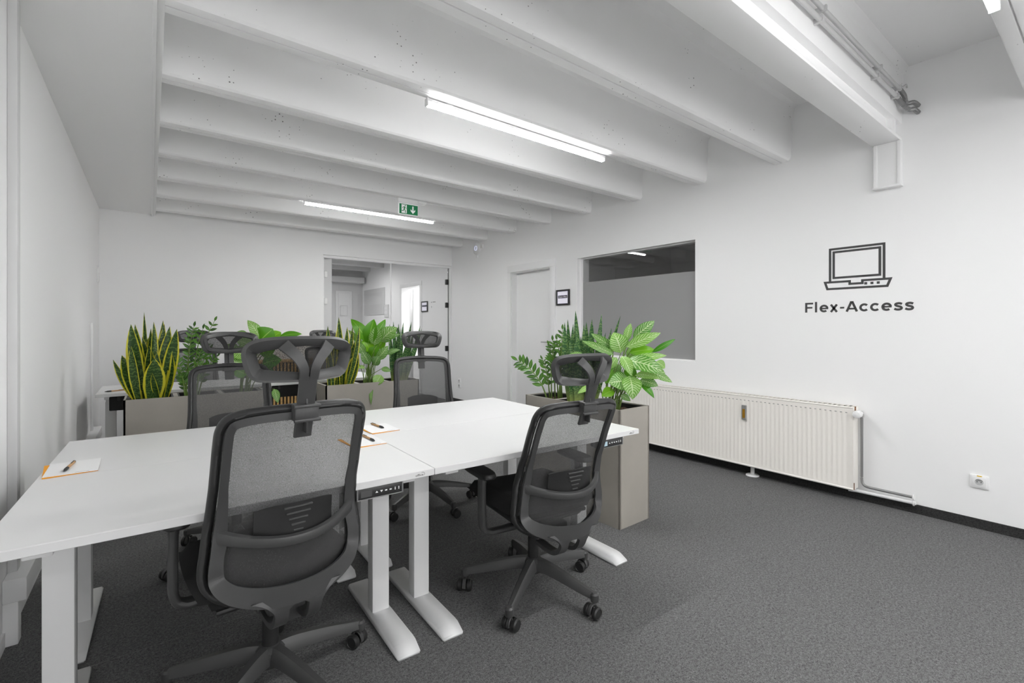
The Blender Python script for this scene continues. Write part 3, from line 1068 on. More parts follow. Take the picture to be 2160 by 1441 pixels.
def inward(i):
    a, b = OUT[i - 1], OUT[(i + 1) % NO]
    d = Vector((b[0] - a[0], b[1] - a[1])).normalized()
    nrm = Vector((-d.y, d.x))
    if nrm.dot(Vector((0 - OUT[i][0], .72 - OUT[i][1]))) < 0:
        nrm = -nrm
    return nrm


def make_chair():
    t = thing('office_chair', 'chair', 'office chair', group='mesh backed office chairs')
    P, D = M['plastic'], M['plastic_dark']
    # five-star base with casters
    b = MB()
    b.lathe([(.028, .098), (.046, .100), (.050, .118), (.047, .150), (.036, .162), (.030, .165)], k=24)
    for k in range(5):
        a = math.radians(-3.8 + 72 * k)
        c, s = math.cos(a), math.sin(a)
        path = spline([(c * r, s * r, z) for r, z in ((.025, .138), (.08, .138), (.18, .121), (.27, .101), (.327, .089))], 4)
        n = len(path)
        prof = [(-.5, -.5), (.5, -.5), (.42, .18), (.22, .5), (-.22, .5), (-.42, .18)]
        b.sweep(path, prof, scale=[(.062 - .032 * i / (n - 1), .052 - .026 * i / (n - 1)) for i in range(n)])
        b.lathe([(.017, .066), (.019, .074), (.019, .096), (.012, .103)], (c * .326, s * .326, 0), k=14)
    obj('star_base', b, P, t, 35)
    for k in range(5):
        a = math.radians(-3.8 + 72 * k)
        ca = bpy.data.objects.new('caster', None)
        sw = random.uniform(0, 2 * PI)
        h = MB()
        h.lathe([(.006, .045), (.006, .082)], (0, 0, 0), k=10)
        arc = [(.0255 * math.cos(q), 0, .028 + .0295 * math.sin(q)) for q in [math.radians(v) for v in range(-10, 191, 20)]]
        h.sweep([(p[0] + .014, 0, p[2]) for p in arc], rrect(.016, .006, .3, 2), up=(0, 0, 1), ups=[(p[0], 0, p[2] - .028) for p in arc])
        ca = obj('caster', h, P, t, 40)
        ca.location = (math.cos(a) * .326, math.sin(a) * .326, 0)
        ca.rotation_euler = (0, 0, sw)
        for s in (-1, 1):
            wh = MB().lathe([(.008, -.012), (.022, -.0115), (.0275, -.006), (.0275, .006), (.022, .0115), (.020, .009), (.008, .009)], (.014, s * .0225, .0275), 'y', 22)
            obj('wheel', wh, D, ca, 35)
    obj('gas_cylinder', MB().lathe([(.026, .15), (.026, .27), (.020, .272), (.020, .27), (.016, .272), (.016, .42)], k=20), D, t, 35)
    # ---- everything from here sits on the cylinder
    up = []
    mch = MB().bevel_box((-.075, -.13, .345), (.075, .13, .405), .012)
    mch.bevel_box((-.055, -.20, .325), (.055, -.09, .392), .012)
    mch.lathe([(.032, .325), (.036, .345)], k=18)
    mch.tube([(.07, .03, .375), (.21, .03, .372), (.225, .05, .365)], .006, 8)
    up.append(obj('tilt_mechanism', mch, P, t, 35))
    st = MB()
    st.bevel_box((-.19, -.165, .398), (.19, .20, .418), .010, 2)
    up.append(obj('seat_pan', st, D, t, 35))
    cu = MB()
    nx, ny = 14, 14
    top, bot = [], []
    for j in range(ny + 1):
        for i in range(nx + 1):
            u, v = i / nx * 2 - 1, j / ny * 2 - 1
            # squircle footprint
            x = .245 * u * math.sqrt(1 - .10 * v * v)
            yv = .03 + .235 * v * math.sqrt(1 - .10 * u * u)
            e = max(abs(u), abs(v))
            rnd = (1 - max(0, (e - .72) / .28) ** 2.2)
            zt = .455 + .048 * rnd + .010 * abs(u) ** 2 - .022 * max(0, v - .55) ** 1.5
            top.append((x, yv, zt))
            bot.append((x * (1 - .10 * (1 - rnd)), .03 + (yv - .03) * (1 - .10 * (1 - rnd)), .455 - .042 * rnd - .004 * (1 - e)))
    nn = (nx + 1) * (ny + 1)
    fs = []
    for j in range(ny):
        for i in range(nx):
            a = j * (nx + 1) + i
            fs.append((a, a + 1, a + nx + 2, a + nx + 1))
            fs.append((nn + a, nn + a + nx + 1, nn + a + nx + 2, nn + a + 1))
    for i in range(nx):
        fs.append((i, nn + i, nn + i + 1, i + 1))
        a = ny * (nx + 1) + i
        fs.append((a, a + 1, nn + a + 1, nn + a))
    for j in range(ny):
        a = j * (nx + 1)
        fs.append((a, a + nx + 1, nn + a + nx + 1, nn + a))
        a += nx
        fs.append((a, nn + a, nn + a + nx + 1, a + nx + 1))
    cu.add(top + bot, fs)
    up.append(obj('seat_cushion', cu, M['fabric'], t, 60))
    # soft outer rim of the backrest
    rim = [(x, back_y(x, z), z) for x, z in OUT]
    rb = MB().sweep(rim, rrect(.026, .030, .5, 4), closed=True, up=(0, 1, 0))
    up.append(obj('back_rim', rb, D, t, 60))
    # hard frame inside it, widening to the lumbar bow and the yoke
    path, sc, ups = [], [], []
    for i in range(NO):
        x, z = OUT[i]
        low = max(0.0, min(1.0, (.60 - z) / .12))
        mid = max(0.0, 1 - abs(z - .64) / .16)
        wd = .022 + .016 * mid + .040 * low * (.55 + .45 * (1 - min(1, abs(x) / .22) ** 2))
        nv = inward(i)
        inset = .009 + wd / 2
        px, pz = x + nv.x * inset, z + nv.y * inset
        bow = .045 * low * (1 - min(1, abs(x) / .235) ** 2)
        path.append((px, back_y(px, pz) - .014 - bow, pz))
        sc.append((1.0, wd))
        ups.append((nv.x, 0, nv.y))
    fr = MB().sweep(path, [(a, b_) for a, b_ in rrect(.014, 1.0, .0, 2)], closed=True, scale=sc, ups=ups)
    fr = MB()
    pr = [(-.008, -.5), (-.003, -.5), (.006, -.42), (.008, -.25), (.008, .25), (.006, .42), (-.003, .5), (-.008, .5)]
    fr.sweep(path, pr, closed=True, scale=sc, ups=ups)
    # lumbar crossbar
    cb, cs, cu_ = [], [], []
    for i in range(21):
        q = i / 10 - 1
        x = q * .200
        z = .655 - .022 * (1 - q * q)
        cb.append((x, back_y(x, z) - .016 - .048 * (1 - q * q), z))
        cs.append((1, .030 + .014 * abs(q) ** 4))
    fr.sweep(cb, pr, scale=cs, up=(0, 0, 1))
    # yoke: two posts that run down and forward under the seat
    for s in (-1, 1):
        side = [(-.296, .470), (-.304, .448), (-.303, .425), (-.294, .402), (-.276, .380), (-.245, .364), (-.20, .356), (-.12, .354)]
        ctr = spline([(0, y_, z_) for y_, z_ in side], 4)
        m_ = len(ctr)
        run, pr_, vs = 0, rrect(1, .017, .25, 3), []
        for i in range(m_):
            if i:
                run += (ctr[i] - ctr[i - 1]).length
            T = (ctr[min(i + 1, m_ - 1)] - ctr[max(i - 1, 0)]).normalized()
            xo = .066 + .060 * max(0, 1 - run / .055) ** 2
            xi = .002 + .026 * max(0, min(1, (run - .026) / .014))
            for (q, n_) in pr_:
                vs.append((s * ((xo + xi) / 2 + q * (xo - xi)), ctr[i].y - T.z * n_, ctr[i].z + T.y * n_))
        K = len(pr_)
        fr.add(vs, [(i * K + q, i * K + (q + 1) % K, (i + 1) * K + (q + 1) % K, (i + 1) * K + q) for i in range(m_ - 1) for q in range(K)] + [tuple(range(K))[::-1], tuple((m_ - 1) * K + q for q in range(K))])
    up.append(obj('back_frame', fr, P, t, 40))
    # net
    net = MB()
    R_, C_ = 22, 14
    for j in range(R_ + 1):
        z = .452 + (1.012 - .452) * j / R_
        hw = lerp_tab([(.452, .13), (.478, .19), (.515, .219), (.56, .223), (.61, .217), (.67, .210), (.75, .203), (.85, .200), (.93, .199), (.985, .192), (1.012, .16)], z)
        for i in range(C_ + 1):
            x = hw * (i / C_ * 2 - 1)
            net.v.append((x, back_y(x, z) + .006, z))
    for j in range(R_):
        for i in range(C_):
            a = j * (C_ + 1) + i
            net.f.append((a, a + 1, a + C_ + 2, a + C_ + 1))
            net.m.append(0)
    up.append(obj('back_net', net, M['net'], t, 80))
    # lumbar pad with raised bars
    lp = MB()
    pts = []
    for i in range(13):
        q = i / 6 - 1
        pts.append((q * .112, q))
    for (z0, z1, dy0, dy1) in ((.628, .735, 0, .004),):
        vs, fs = [], []
        for x, q in pts:
            zt = z1 - .016 * abs(q) ** 3
            for z in (z0, (z0 + zt) / 2, zt):
                vs.append((x, back_y(x, z) - .020 - .018 * (1 - q * q) - .006, z))
            for z in (z0, (z0 + zt) / 2, zt):
                vs.append((x, back_y(x, z) - .020 - .018 * (1 - q * q), z))
        for i in range(len(pts) - 1):
            for k in range(2):
                a = i * 6 + k
                fs += [(a, a + 6, a + 7, a + 1), (a + 3, a + 4, a + 10, a + 9)]
            a = i * 6
            fs += [(a + 2, a + 8, a + 11, a + 5), (a, a + 3, a + 9, a + 6)]
        a = 6 * (len(pts) - 1)
        fs += [(0, 1, 4, 3), (1, 2, 5, 4), (a, a + 3, a + 4, a + 1), (a + 1, a + 4, a + 5, a + 2)]
        lp.add(vs, fs)
    pad = obj('lumbar_pad', lp, D, t, 40)
    up.append(pad)
    sl = MB()
    for k, hw in enumerate((.040, .034, .027, .020, .014)):
        z = .722 - .0175 * k
        sl.bevel_box((-hw, back_y(0, z) - .0475, z - .0025), (hw, back_y(0, z) - .040, z + .0025), .001, 1)
    obj('pad_bars', sl, P, pad)
    # armrests
    for s in (-1, 1):
        ar = MB()
        pa = spline([(s * .10, -.01, .398), (s * .20, -.01, .398), (s * .248, -.01, .400), (s * .272, -.008, .425), (s * .276, -.005, .50), (s * .274, 0, .60), (s * .272, 0, .635)], 5)
        m_ = len(pa)
        ar.sweep(pa, rrect(.052, .026, .45, 3), ups=[(0, 0, 1) if i < 5 else ((-s * (i - 4) / 8, 0, max(0, 1 - (i - 4) / 8)) if i < 12 else (-s, 0, 0)) for i in range(m_)], up=(0, 0, 1))
        ar.bevel_box((s * .272 - .012, -.022, .62), (s * .272 + .012, .022, .655), .004)
        a_ = obj('armrest', ar, P, t, 45)
        up.append(a_)
        pd = MB()
        ring = []
        for k in range(24):
            q = 2 * PI * k / 24
            cx, cy = math.cos(q), math.sin(q)
            ring.append((math.copysign(abs(cx) ** .6, cx) * .042, math.copysign(abs(cy) ** .7, cy) * .122))
        vs, fs = [], []
        lv = ((.86, .652), (1, .657), (1, .668), (.9, .676), (.5, .6775))
        for (f_, z) in lv:
            vs += [(s * .270 + x * f_, .035 + y_ * (1 - (1 - f_) * .4), z) for x, y_ in ring]
        for j in range(len(lv) - 1):
            for k in range(24):
                fs.append((j * 24 + k, j * 24 + (k + 1) % 24, (j + 1) * 24 + (k + 1) % 24, (j + 1) * 24 + k))
        fs += [tuple(range(24))[::-1], tuple(range(len(lv) * 24 - 24, len(lv) * 24))]
        pd.add(vs, fs)
        obj('arm_pad', pd, D, a_, 40)
    # headrest
    hz = 1.160
    hh = [(0, .064), (.066, .063), (.111, .057), (.137, .044), (.147, .022), (.144, -.006), (.134, -.038), (.120, -.054), (.094, -.061), (0, -.063)]
    ho = [(x, z) for x, z in hh] + [(-x, z) for x, z in hh[-2:0:-1]]
    ho = [(p.x, p.y) for p in spline([(x * 1.03, z, 0) for x, z in ho], 4, True)]
    nh = len(ho)
    hy = lambda x, z: -.352 - .14 * z + .052 * (abs(x) / .155) ** 2.2 - .9 * (z * z)
    pth, ups_, scl = [], [], []
    for i in range(nh):
        x, z = ho[i]
        a, c = ho[i - 1], ho[(i + 1) % nh]
        d = Vector((c[0] - a[0], c[1] - a[1])).normalized()
        nv = Vector((-d.y, d.x))
        if nv.dot(Vector((-x, -z))) < 0:
            nv = -nv
        wd = .023 + .011 * min(1, abs(x) / .12)
        px, pz = x + nv.x * wd / 2, z + nv.y * wd / 2
        pth.append((px, hy(px, pz), hz + pz))
        # the band leans: its inner edge sits further forward
        ups_.append((nv.x, .45, nv.y))
        scl.append((1, wd))
    hr = MB().sweep(pth, [(-.010, -.5), (.010, -.5), (.012, 0), (.008, .5), (-.008, .5), (-.012, 0)], closed=True, scale=scl, ups=ups_)
    hf = obj('headrest_frame', hr, P, t, 45)
    up.append(hf)
    hn = MB()
    for j in range(7):
        zz = -.054 + .110 * j / 6
        hw = lerp_tab([(-.054, .110), (-.03, .127), (0, .137), (.03, .139), (.056, .110)], zz)
        for i in range(17):
            x = hw * (i / 8 - 1)
            hn.v.append((x, hy(x, zz) + .011, hz + zz))
    for j in range(6):
        for i in range(16):
            a = j * 17 + i
            hn.f.append((a, a + 1, a + 18, a + 17))
            hn.m.append(0)
    obj('headrest_net', hn, M['net_head'], hf, 80)
    br = MB()
    stem = [(0, back_y(0, z) - .024 - .02 * max(0, (z - .95)), z) for z in (.935, .99, 1.04, 1.08, 1.115)]
    br.sweep(stem, rrect(.050, .012, .3, 3), up=(0, 1, 0))
    br.bevel_box((-.003, stem[2][1] - .0085, .95), (.003, stem[2][1] + .02, 1.10), .001, 1)
    for s in (-1, 1):
        arm = spline([(s * .0135, stem[-1][1] + .001, 1.105), (s * .0155, -.398, 1.135), (s * .029, -.398, 1.164), (s * .048, -.390, 1.187), (s * .062, -.376, 1.203)], 5)
        n_ = len(arm)
        br.sweep(arm, rrect(1, .010, .3, 3), up=(0, 1, 0), scale=[(.024 + .010 * (i / (n_ - 1)) ** 1.5, 1) for i in range(n_)])
    up.append(obj('headrest_bracket', br, P, t, 45))
    cl = MB()
    y0 = back_y(0, 1.01) - .03
    cl.bevel_box((-.034, y0 - .016, .984), (.034, y0 + .030, 1.034), .006)
    for z in (.988, 1.028):
        cl.bevel_box((-.037, y0 - .022, z - .005), (.037, y0 - .010, z + .005), .003)
    up.append(obj('headrest_clamp', cl, P, t, 35))
    return t


chair0 = make_chair()


def set_chair(o, x, y, facing, drop, star, label):
    """facing: compass angle of the sitter from +y, clockwise"""
    o.location = (x, y, 0)
    o.rotation_euler = (0, 0, -math.radians(facing))
    o['label'] = label
    turn = math.radians(star + 3.8 + facing)
    for ch in o.children:
        kind = ch.name.split('.')[0]
        if kind == 'star_base':
            ch.rotation_euler.z = turn
        elif kind == 'caster':
            ch.location = Matrix.Rotation(turn, 3, 'Z') @ ch.location
    if drop:
        tilt = Matrix.Translation((0, -.12, .37)) @ Matrix.Rotation(math.radians(3.6), 4, 'X') @ Matrix.Translation((0, .12, -.37))
        for ch in o.children:
            kind = ch.name.split('.')[0]
            if kind.startswith(('back_', 'head', 'lumbar')):
                ch.matrix_basis = Matrix.Translation((0, 0, -drop)) @ tilt
            elif kind == 'armrest':
                ch.location.z = -drop
    return o


CHAIRS = [(.328, 1.800, -4, 0, 6, 'nearest black office chair, its back to us, at the left front desk'),
          (1.447, 1.722, 7, .062, -3.8, 'low set black office chair, back to us, at the right front desk'),
          (.38, 3.02, 181, 0, -13, 'black office chair facing us across the left back desk, between the two planters'),
          (1.56, 3.03, 200, 0, -13, 'black office chair facing us behind the right back desk, in front of the white corner'),
          (.36, 5.80, 181, 0, 10, 'far black office chair against the back wall, mostly hidden by the yellow edged snake plant'),
          (1.65, 5.56, 178, 0, 30, 'far black office chair before the glass wall, only its headrest showing above the front chair')]
allc = [chair0] + [copy_tree(chair0) for _ in CHAIRS[1:]]
for o, a in zip(allc, CHAIRS):
    set_chair(o, *a)


# ================================================================ height adjustable desks
DW, DD, DT = 1.2, .70, .715


def make_desk(logo=True):
    """origin at the floor under the front left corner, user at -y"""
    t = thing('standing_desk', 'desk', 'desk', group='white height adjustable desks')
    tp = MB().bevel_box((.001, .001, DT - .0255), (DW - .001, DD - .001, DT), .0015, 1)
    obj('tabletop', tp, M['desk'], t, 30)
    for lx in (.108, 1.118):
        cl = MB().bevel_box((lx - .037, .345, .03), (lx + .037, .405, .615), .004)
        cl.bevel_box((lx - .033, .349, .60), (lx + .033, .401, DT - .0255), .004)
        lg_ = obj('leg', cl, M['white_metal'], t, 30)
        ft = MB()
        prof = [(.045, 0), (.665, 0), (.665, .012), (.640, .034), (.120, .036), (.095, .033), (.050, .012)]
        ft.prism([(y_, z) for y_, z in prof], lx - .046, lx + .046, 'yzx')
        me = ft.mesh('foot', [M['white_metal']])
        bm = bmesh.new()
        bm.from_mesh(me)
        vert_e = [e for e in bm.edges if abs(e.verts[0].co.x - e.verts[1].co.x) > .05 and min(e.verts[0].co.y, e.verts[0].co.y) < .06]
        bmesh.ops.bevel(bm, geom=[e for e in bm.edges], offset=.004, segments=2, affect='EDGES')
        for f in bm.faces:
            f.smooth = True
        bm.to_mesh(me)
        bm.free()
        obj('foot', me, M['white_metal'], lg_)
        obj('side_bracket', MB().bevel_box((lx - .03, .06, DT - .055), (lx + .03, .64, DT - .0255), .004), M['white_metal'], t, 30)
    obj('cross_rail', MB().bevel_box((.15, .34, DT - .065), (1.08, .41, DT - .0255), .004), M['white_metal'], t, 30)
    cp = MB().bevel_box((.905, .004, .652), (1.072, .07, .689), .004)
    c = obj('control_panel', cp, M['panel_grey'], t, 30)
    trim = MB().bevel_box((.903, .001, .650), (.909, .05, .689), .001, 1).bevel_box((1.068, .001, .650), (1.074, .05, .689), .001, 1).bevel_box((.905, .002, .6495), (1.072, .05, .6525), .001, 1)
    obj('panel_trim', trim, M['chrome'], c)
    obj('panel_screen', MB().box((.918, .0025, .659), (.958, .004, .681)), M['panel_screen'], c)
    ic = MB()
    for k, x in enumerate((.975, .992, 1.009, 1.026, 1.043, 1.057)):
        z = .670
        if k == 0:
            ic.prism([(x - .005, z - .003), (x + .005, z - .003), (x, z + .004)], .0025, .004, 'xzy')
        elif k == 1:
            ic.prism([(x - .005, z + .003), (x + .005, z + .003), (x, z - .004)], .0025, .004, 'xzy')
        else:
            ic.box((x - (.004 if k < 4 else .0015), .0025, z - (.002 if k < 4 else .005)), (x + (.004 if k < 4 else .0015), .004, z + (.002 if k < 4 else .005)))
    obj('panel_buttons', ic, M['white_plastic'], c)
    me = text_mesh('edge_lettering', 'office', .02, .0002, .0002)
    me = fit_text(me, lambda x, y_, z: Vector((1.122 + x, .0008 - z, DT - .0185 + y_)), .030, .008)
    me.materials.append(M['logo_grey'])
    obj('edge_lettering', me, M['logo_grey'], t)
    sw = [(1.150 + .008 * math.cos(q), .0008, DT - .0125 + .0065 * math.sin(q)) for q in [math.radians(v) for v in range(120, -61, -20)]]
    obj('edge_swoosh', MB().sweep(sw, rrect(.0012, .0006, .1, 2), up=(0, 1, 0)), M['logo_grey'], t)
    return t


desk0 = make_desk()
TH = math.radians(-1.4)
EX, EY = Vector((math.cos(TH), math.sin(TH), 0)), Vector((-math.sin(TH), math.cos(TH), 0))
FMID = Vector((.860, 1.607, 0))
DESKS = [(FMID, TH, 'right front white standing desk of the near group, beside the tall planter'),
         (FMID - EX * DW, TH, 'left front white standing desk of the near group, largest in view'),
         (FMID + EX * DW + EY * 2 * DD, TH + PI, 'right back white standing desk of the near group, facing away'),
         (FMID + EY * 2 * DD, TH + PI, 'left back white standing desk of the near group, along the left wall'),
         (Vector((-.355 + DW, 5.03 + DD, 0)), PI, 'far white standing desk by the left wall behind the snake plant planter'),
         (Vector((-.355 + 2 * DW, 5.03 + DD, 0)), PI, 'far white standing desk behind the planter with the broad leaved plant')]
for k, (p, r, lab) in enumerate(DESKS):
    o = desk0 if k == 0 else copy_tree(desk0)
    o.location = p
    o.rotation_euler = (0, 0, r)
    o['label'] = lab
for ch in desk0.children:
    for g_ in ch.children:
        if g_.name.startswith('panel_screen'):
            g_.data = g_.data.copy()
            g_.data.materials[0] = M['panel_screen_blue']
# black felt cable tray and grey covered leg at the near side of the far desks
for x0, lab in ((-.27, 'black felt cable tray hung under the far left desk'), (.94, 'black felt cable tray hung under the far right desk')):
    t = thing('cable_tray', lab, 'cable tray', (x0, 5.06, .55))
    obj('tray', MB().bevel_box((0, 0, .02), (1.02, .16, .135), .008), M['felt'], t, 30)
    for xx in (.05, .5, .95):
        obj('hook', MB().box((xx, -.004, .10), (xx + .02, .0, .1385)), M['black'], t)


# ================================================================ paper, pens
def notebook(x, y, rz, label, tilt):
    t = thing('notepad', label, 'notepad', (x, y, DT), rz, 'white notepads over orange covers')
    c = MB().box((0, 0, .0002), (.15, .21, .0032))
    xf = Matrix.Translation((.085, 0, 0)) @ Matrix.Rotation(tilt, 4, 'Z') @ Matrix.Translation((-.085, 0, 0))
    c.v = [tuple(xf @ Vector(p)) for p in c.v]
    obj('cover', c, M['orange'], t)
    obj('sheet', MB().box((0, .0, .0034), (.15, .21, .0046)), M['paper'], t)
    obj('printed_line', MB().box((.085, .012, .0046), (.125, .0135, .0048)), M['logo_grey'], t)
    return t


def pen(x, y, z, ang, label):
    t = thing('pen', label, 'pen', (x, y, z), ang, 'kraft barrel pens')
    obj('barrel', MB().lathe([(.0044, -.03), (.0052, -.028), (.0052, .062), (.0044, .064)], (0, 0, .0055), 'x', 14), M['kraft'], t, 35)
    obj('grip', MB().lathe([(.0018, -.074), (.0034, -.066), (.0058, -.055), (.0058, -.03), (.0048, -.029)], (0, 0, .0055), 'x', 14), M['rubber'], t, 35)
    obj('clip', MB().bevel_box((.02, -.0015, .0105), (.062, .0015, .0125), .0005, 1).lathe([(.0036, .064), (.0036, .074)], (0, 0, .0055), 'x', 12), M['black'], t)
    return t


notebook(-.306, 2.338, math.radians(1), 'white notepad with an orange cover at the left end of the near desks', math.radians(4.5))
pen(-.245, 2.447, DT + .0046, math.radians(84), 'kraft pen with a black grip on the notepad at the left end')
notebook(.719, 2.088, TH, 'white notepad on the left front desk, partly behind the nearest chair', math.radians(4.5))
pen(.825, 2.205, DT + .0046, math.radians(92), 'kraft pen half hidden by the nearest chair, on the front notepad')
notebook(.885, 2.315, TH, 'white notepad with an orange edge on the right back desk near the seam', math.radians(4.5))
pen(.968, 2.455, DT + .0046, math.radians(95), 'kraft pen lying alone on the notepad nearest the middle of the desks')
pen(-.235, 5.20, DT, math.radians(20), 'dark pen on the corner of the far left desk')
pen(.93, 5.12, DT, math.radians(-10), 'dark pen on the far desk seen between the two front chairs')

# ================================================================ slatted cabinet at the back wall
t = thing('slatted_cabinet', 'low black cabinet with a light wooden slat front by the back wall', 'cabinet', (.95, 6.70, 0))
obj('carcass', MB().bevel_box((0, .02, .04), (.95, .33, .80), .004), M['black'], t)
obj('plinth', MB().box((.03, .05, 0), (.92, .31, .04)), M['black'], t)
obj('worktop', MB().bevel_box((-.01, 0, .80), (.96, .335, .825), .003), M['wood'], t)
for k in range(22):
    obj('slat', MB().bevel_box((.008 + k * .0425, 0, .05), (.032 + k * .0425, .0205, .795), .002, 1), M['wood'], t)


# ================================================================ planters and plants
def planter(name_label, loc, rz, H=.74):
    t = thing('planter', name_label, 'planter', loc, rz, 'taupe metal floor planters')
    w_, l_ = .30, .90
    b_ = MB()
    for a, b in (((0, 0, 0), (l_, .012, H)), ((0, w_ - .012, 0), (l_, w_, H)), ((0, 0, 0), (.012, w_, H)), ((l_ - .012, 0, 0), (l_, w_, H)), ((.01, .01, .0), (l_ - .01, w_ - .01, .02))):
        b_.box(a, b)
    obj('box', b_, M['planter'], t)
    for k in range(3):
        x0 = .012 + k * (l_ - .024) / 3
        x1 = x0 + (l_ - .024) / 3
        if k:
            obj('divider', MB().box((x0 - .014, .012, H - .05), (x0 + .014, w_ - .012, H - .004)), M['planter'], t)
        li = MB()
        for a, b in (((x0 + .002, .013, H - .15), (x1 - .002, .024, H - .006)), ((x0 + .002, w_ - .024, H - .15), (x1 - .002, w_ - .013, H - .006)),
                     ((x0 + (.014 if k else .001), .013, H - .15), (x0 + .026, w_ - .013, H - .006)), ((x1 - .026, .013, H - .15), (x1 - (.014 if k < 2 else .001), w_ - .013, H - .006))):
            li.box(a, b)
        ln = obj('liner', li, M['liner'], t)
        so = MB()
        N = 14
        for j in range(N + 1):
            for i in range(N + 1):
                so.v.append((x0 + .02 + (x1 - x0 - .04) * i / N, .02 + (w_ - .04) * j / N, H - .040 + random.uniform(-.008, .012)))
        for j in range(N):
            for i in range(N):
                a = j * (N + 1) + i
                so.f.append((a, a + 1, a + N + 2, a + N + 1))
                so.m.append(0)
        so.box((x0 + .02, .02, H - .14), (x1 - .02, w_ - .02, H - .055))
        so_o = obj('soil', so, M['soil'], ln)
    return t


planter('long taupe planter behind the left back desk, yellow edged snake plant at its left end', (-.153, 4.295, 0), 0)
planter('long taupe planter behind the right back desk, striped broad leaved plant in its middle', (1.225, 4.30, 0), 0)
planter('tall taupe planter end-on at the right of the near desks, in front of the radiator', (2.602, 1.915, 0), math.radians(91.2))


def leaf_blade(mb, base, tip, width, arch, face, shape, cup=.12, nseg=9):
    """blade from base to tip; arch lifts its middle; face is the way its upper side looks"""
    B, T = Vector(base), Vector(tip)
    d = (T - B)
    L = d.length
    f = Vector(face)
    nrm = (f - f.dot(d) / (L * L) * d)
    if nrm.length < 1e-3:
        nrm = Vector((0, -1, 0))
    nrm.normalize()
    side = d.normalized().cross(nrm)
    vs, uvs, fs = [], [], []
    cols = (-1, -.5, 0, .5, 1)
    for i in range(nseg + 1):
        v = i / nseg
        c = B + d * v + nrm * (arch * L * 4 * v * (1 - v))
        if shape == 'lance':
            hw = .5 * width * (.55 + .45 * min(1, v / .4)) * (1 - max(0, (v - .55) / .45) ** 1.9) + .0006
        elif shape == 'oval':
            hw = .5 * width * max(.02, math.sin(PI * min(1, v ** .82)) ** .8) if v < 1 else .0006
        else:
            hw = .5 * width * max(.05, math.sin(PI * v ** .9) ** .9) if v < 1 else .0005
        for q in cols:
            vs.append(c + side * (hw * q) + nrm * (cup * hw * (abs(q) ** 1.5)))
            uvs.append((q * .5 + .5, v))
    for i in range(nseg):
        for k in range(4):
            a = i * 5 + k
            fs.append((a, a + 1, a + 6, a + 5))
    mb.add(vs, fs, 0, uvs)
    return mb


def petiole(mb, path, r0, r1):
    n0 = len(mb.v)
    mb.tube(path, 1.0, 6, mi=1, scale=[r0 + (r1 - r0) * i / (len(path) - 1) for i in range(len(path))])
    mb.uv += [(0.5, .5)] * (len(mb.v) - n0)


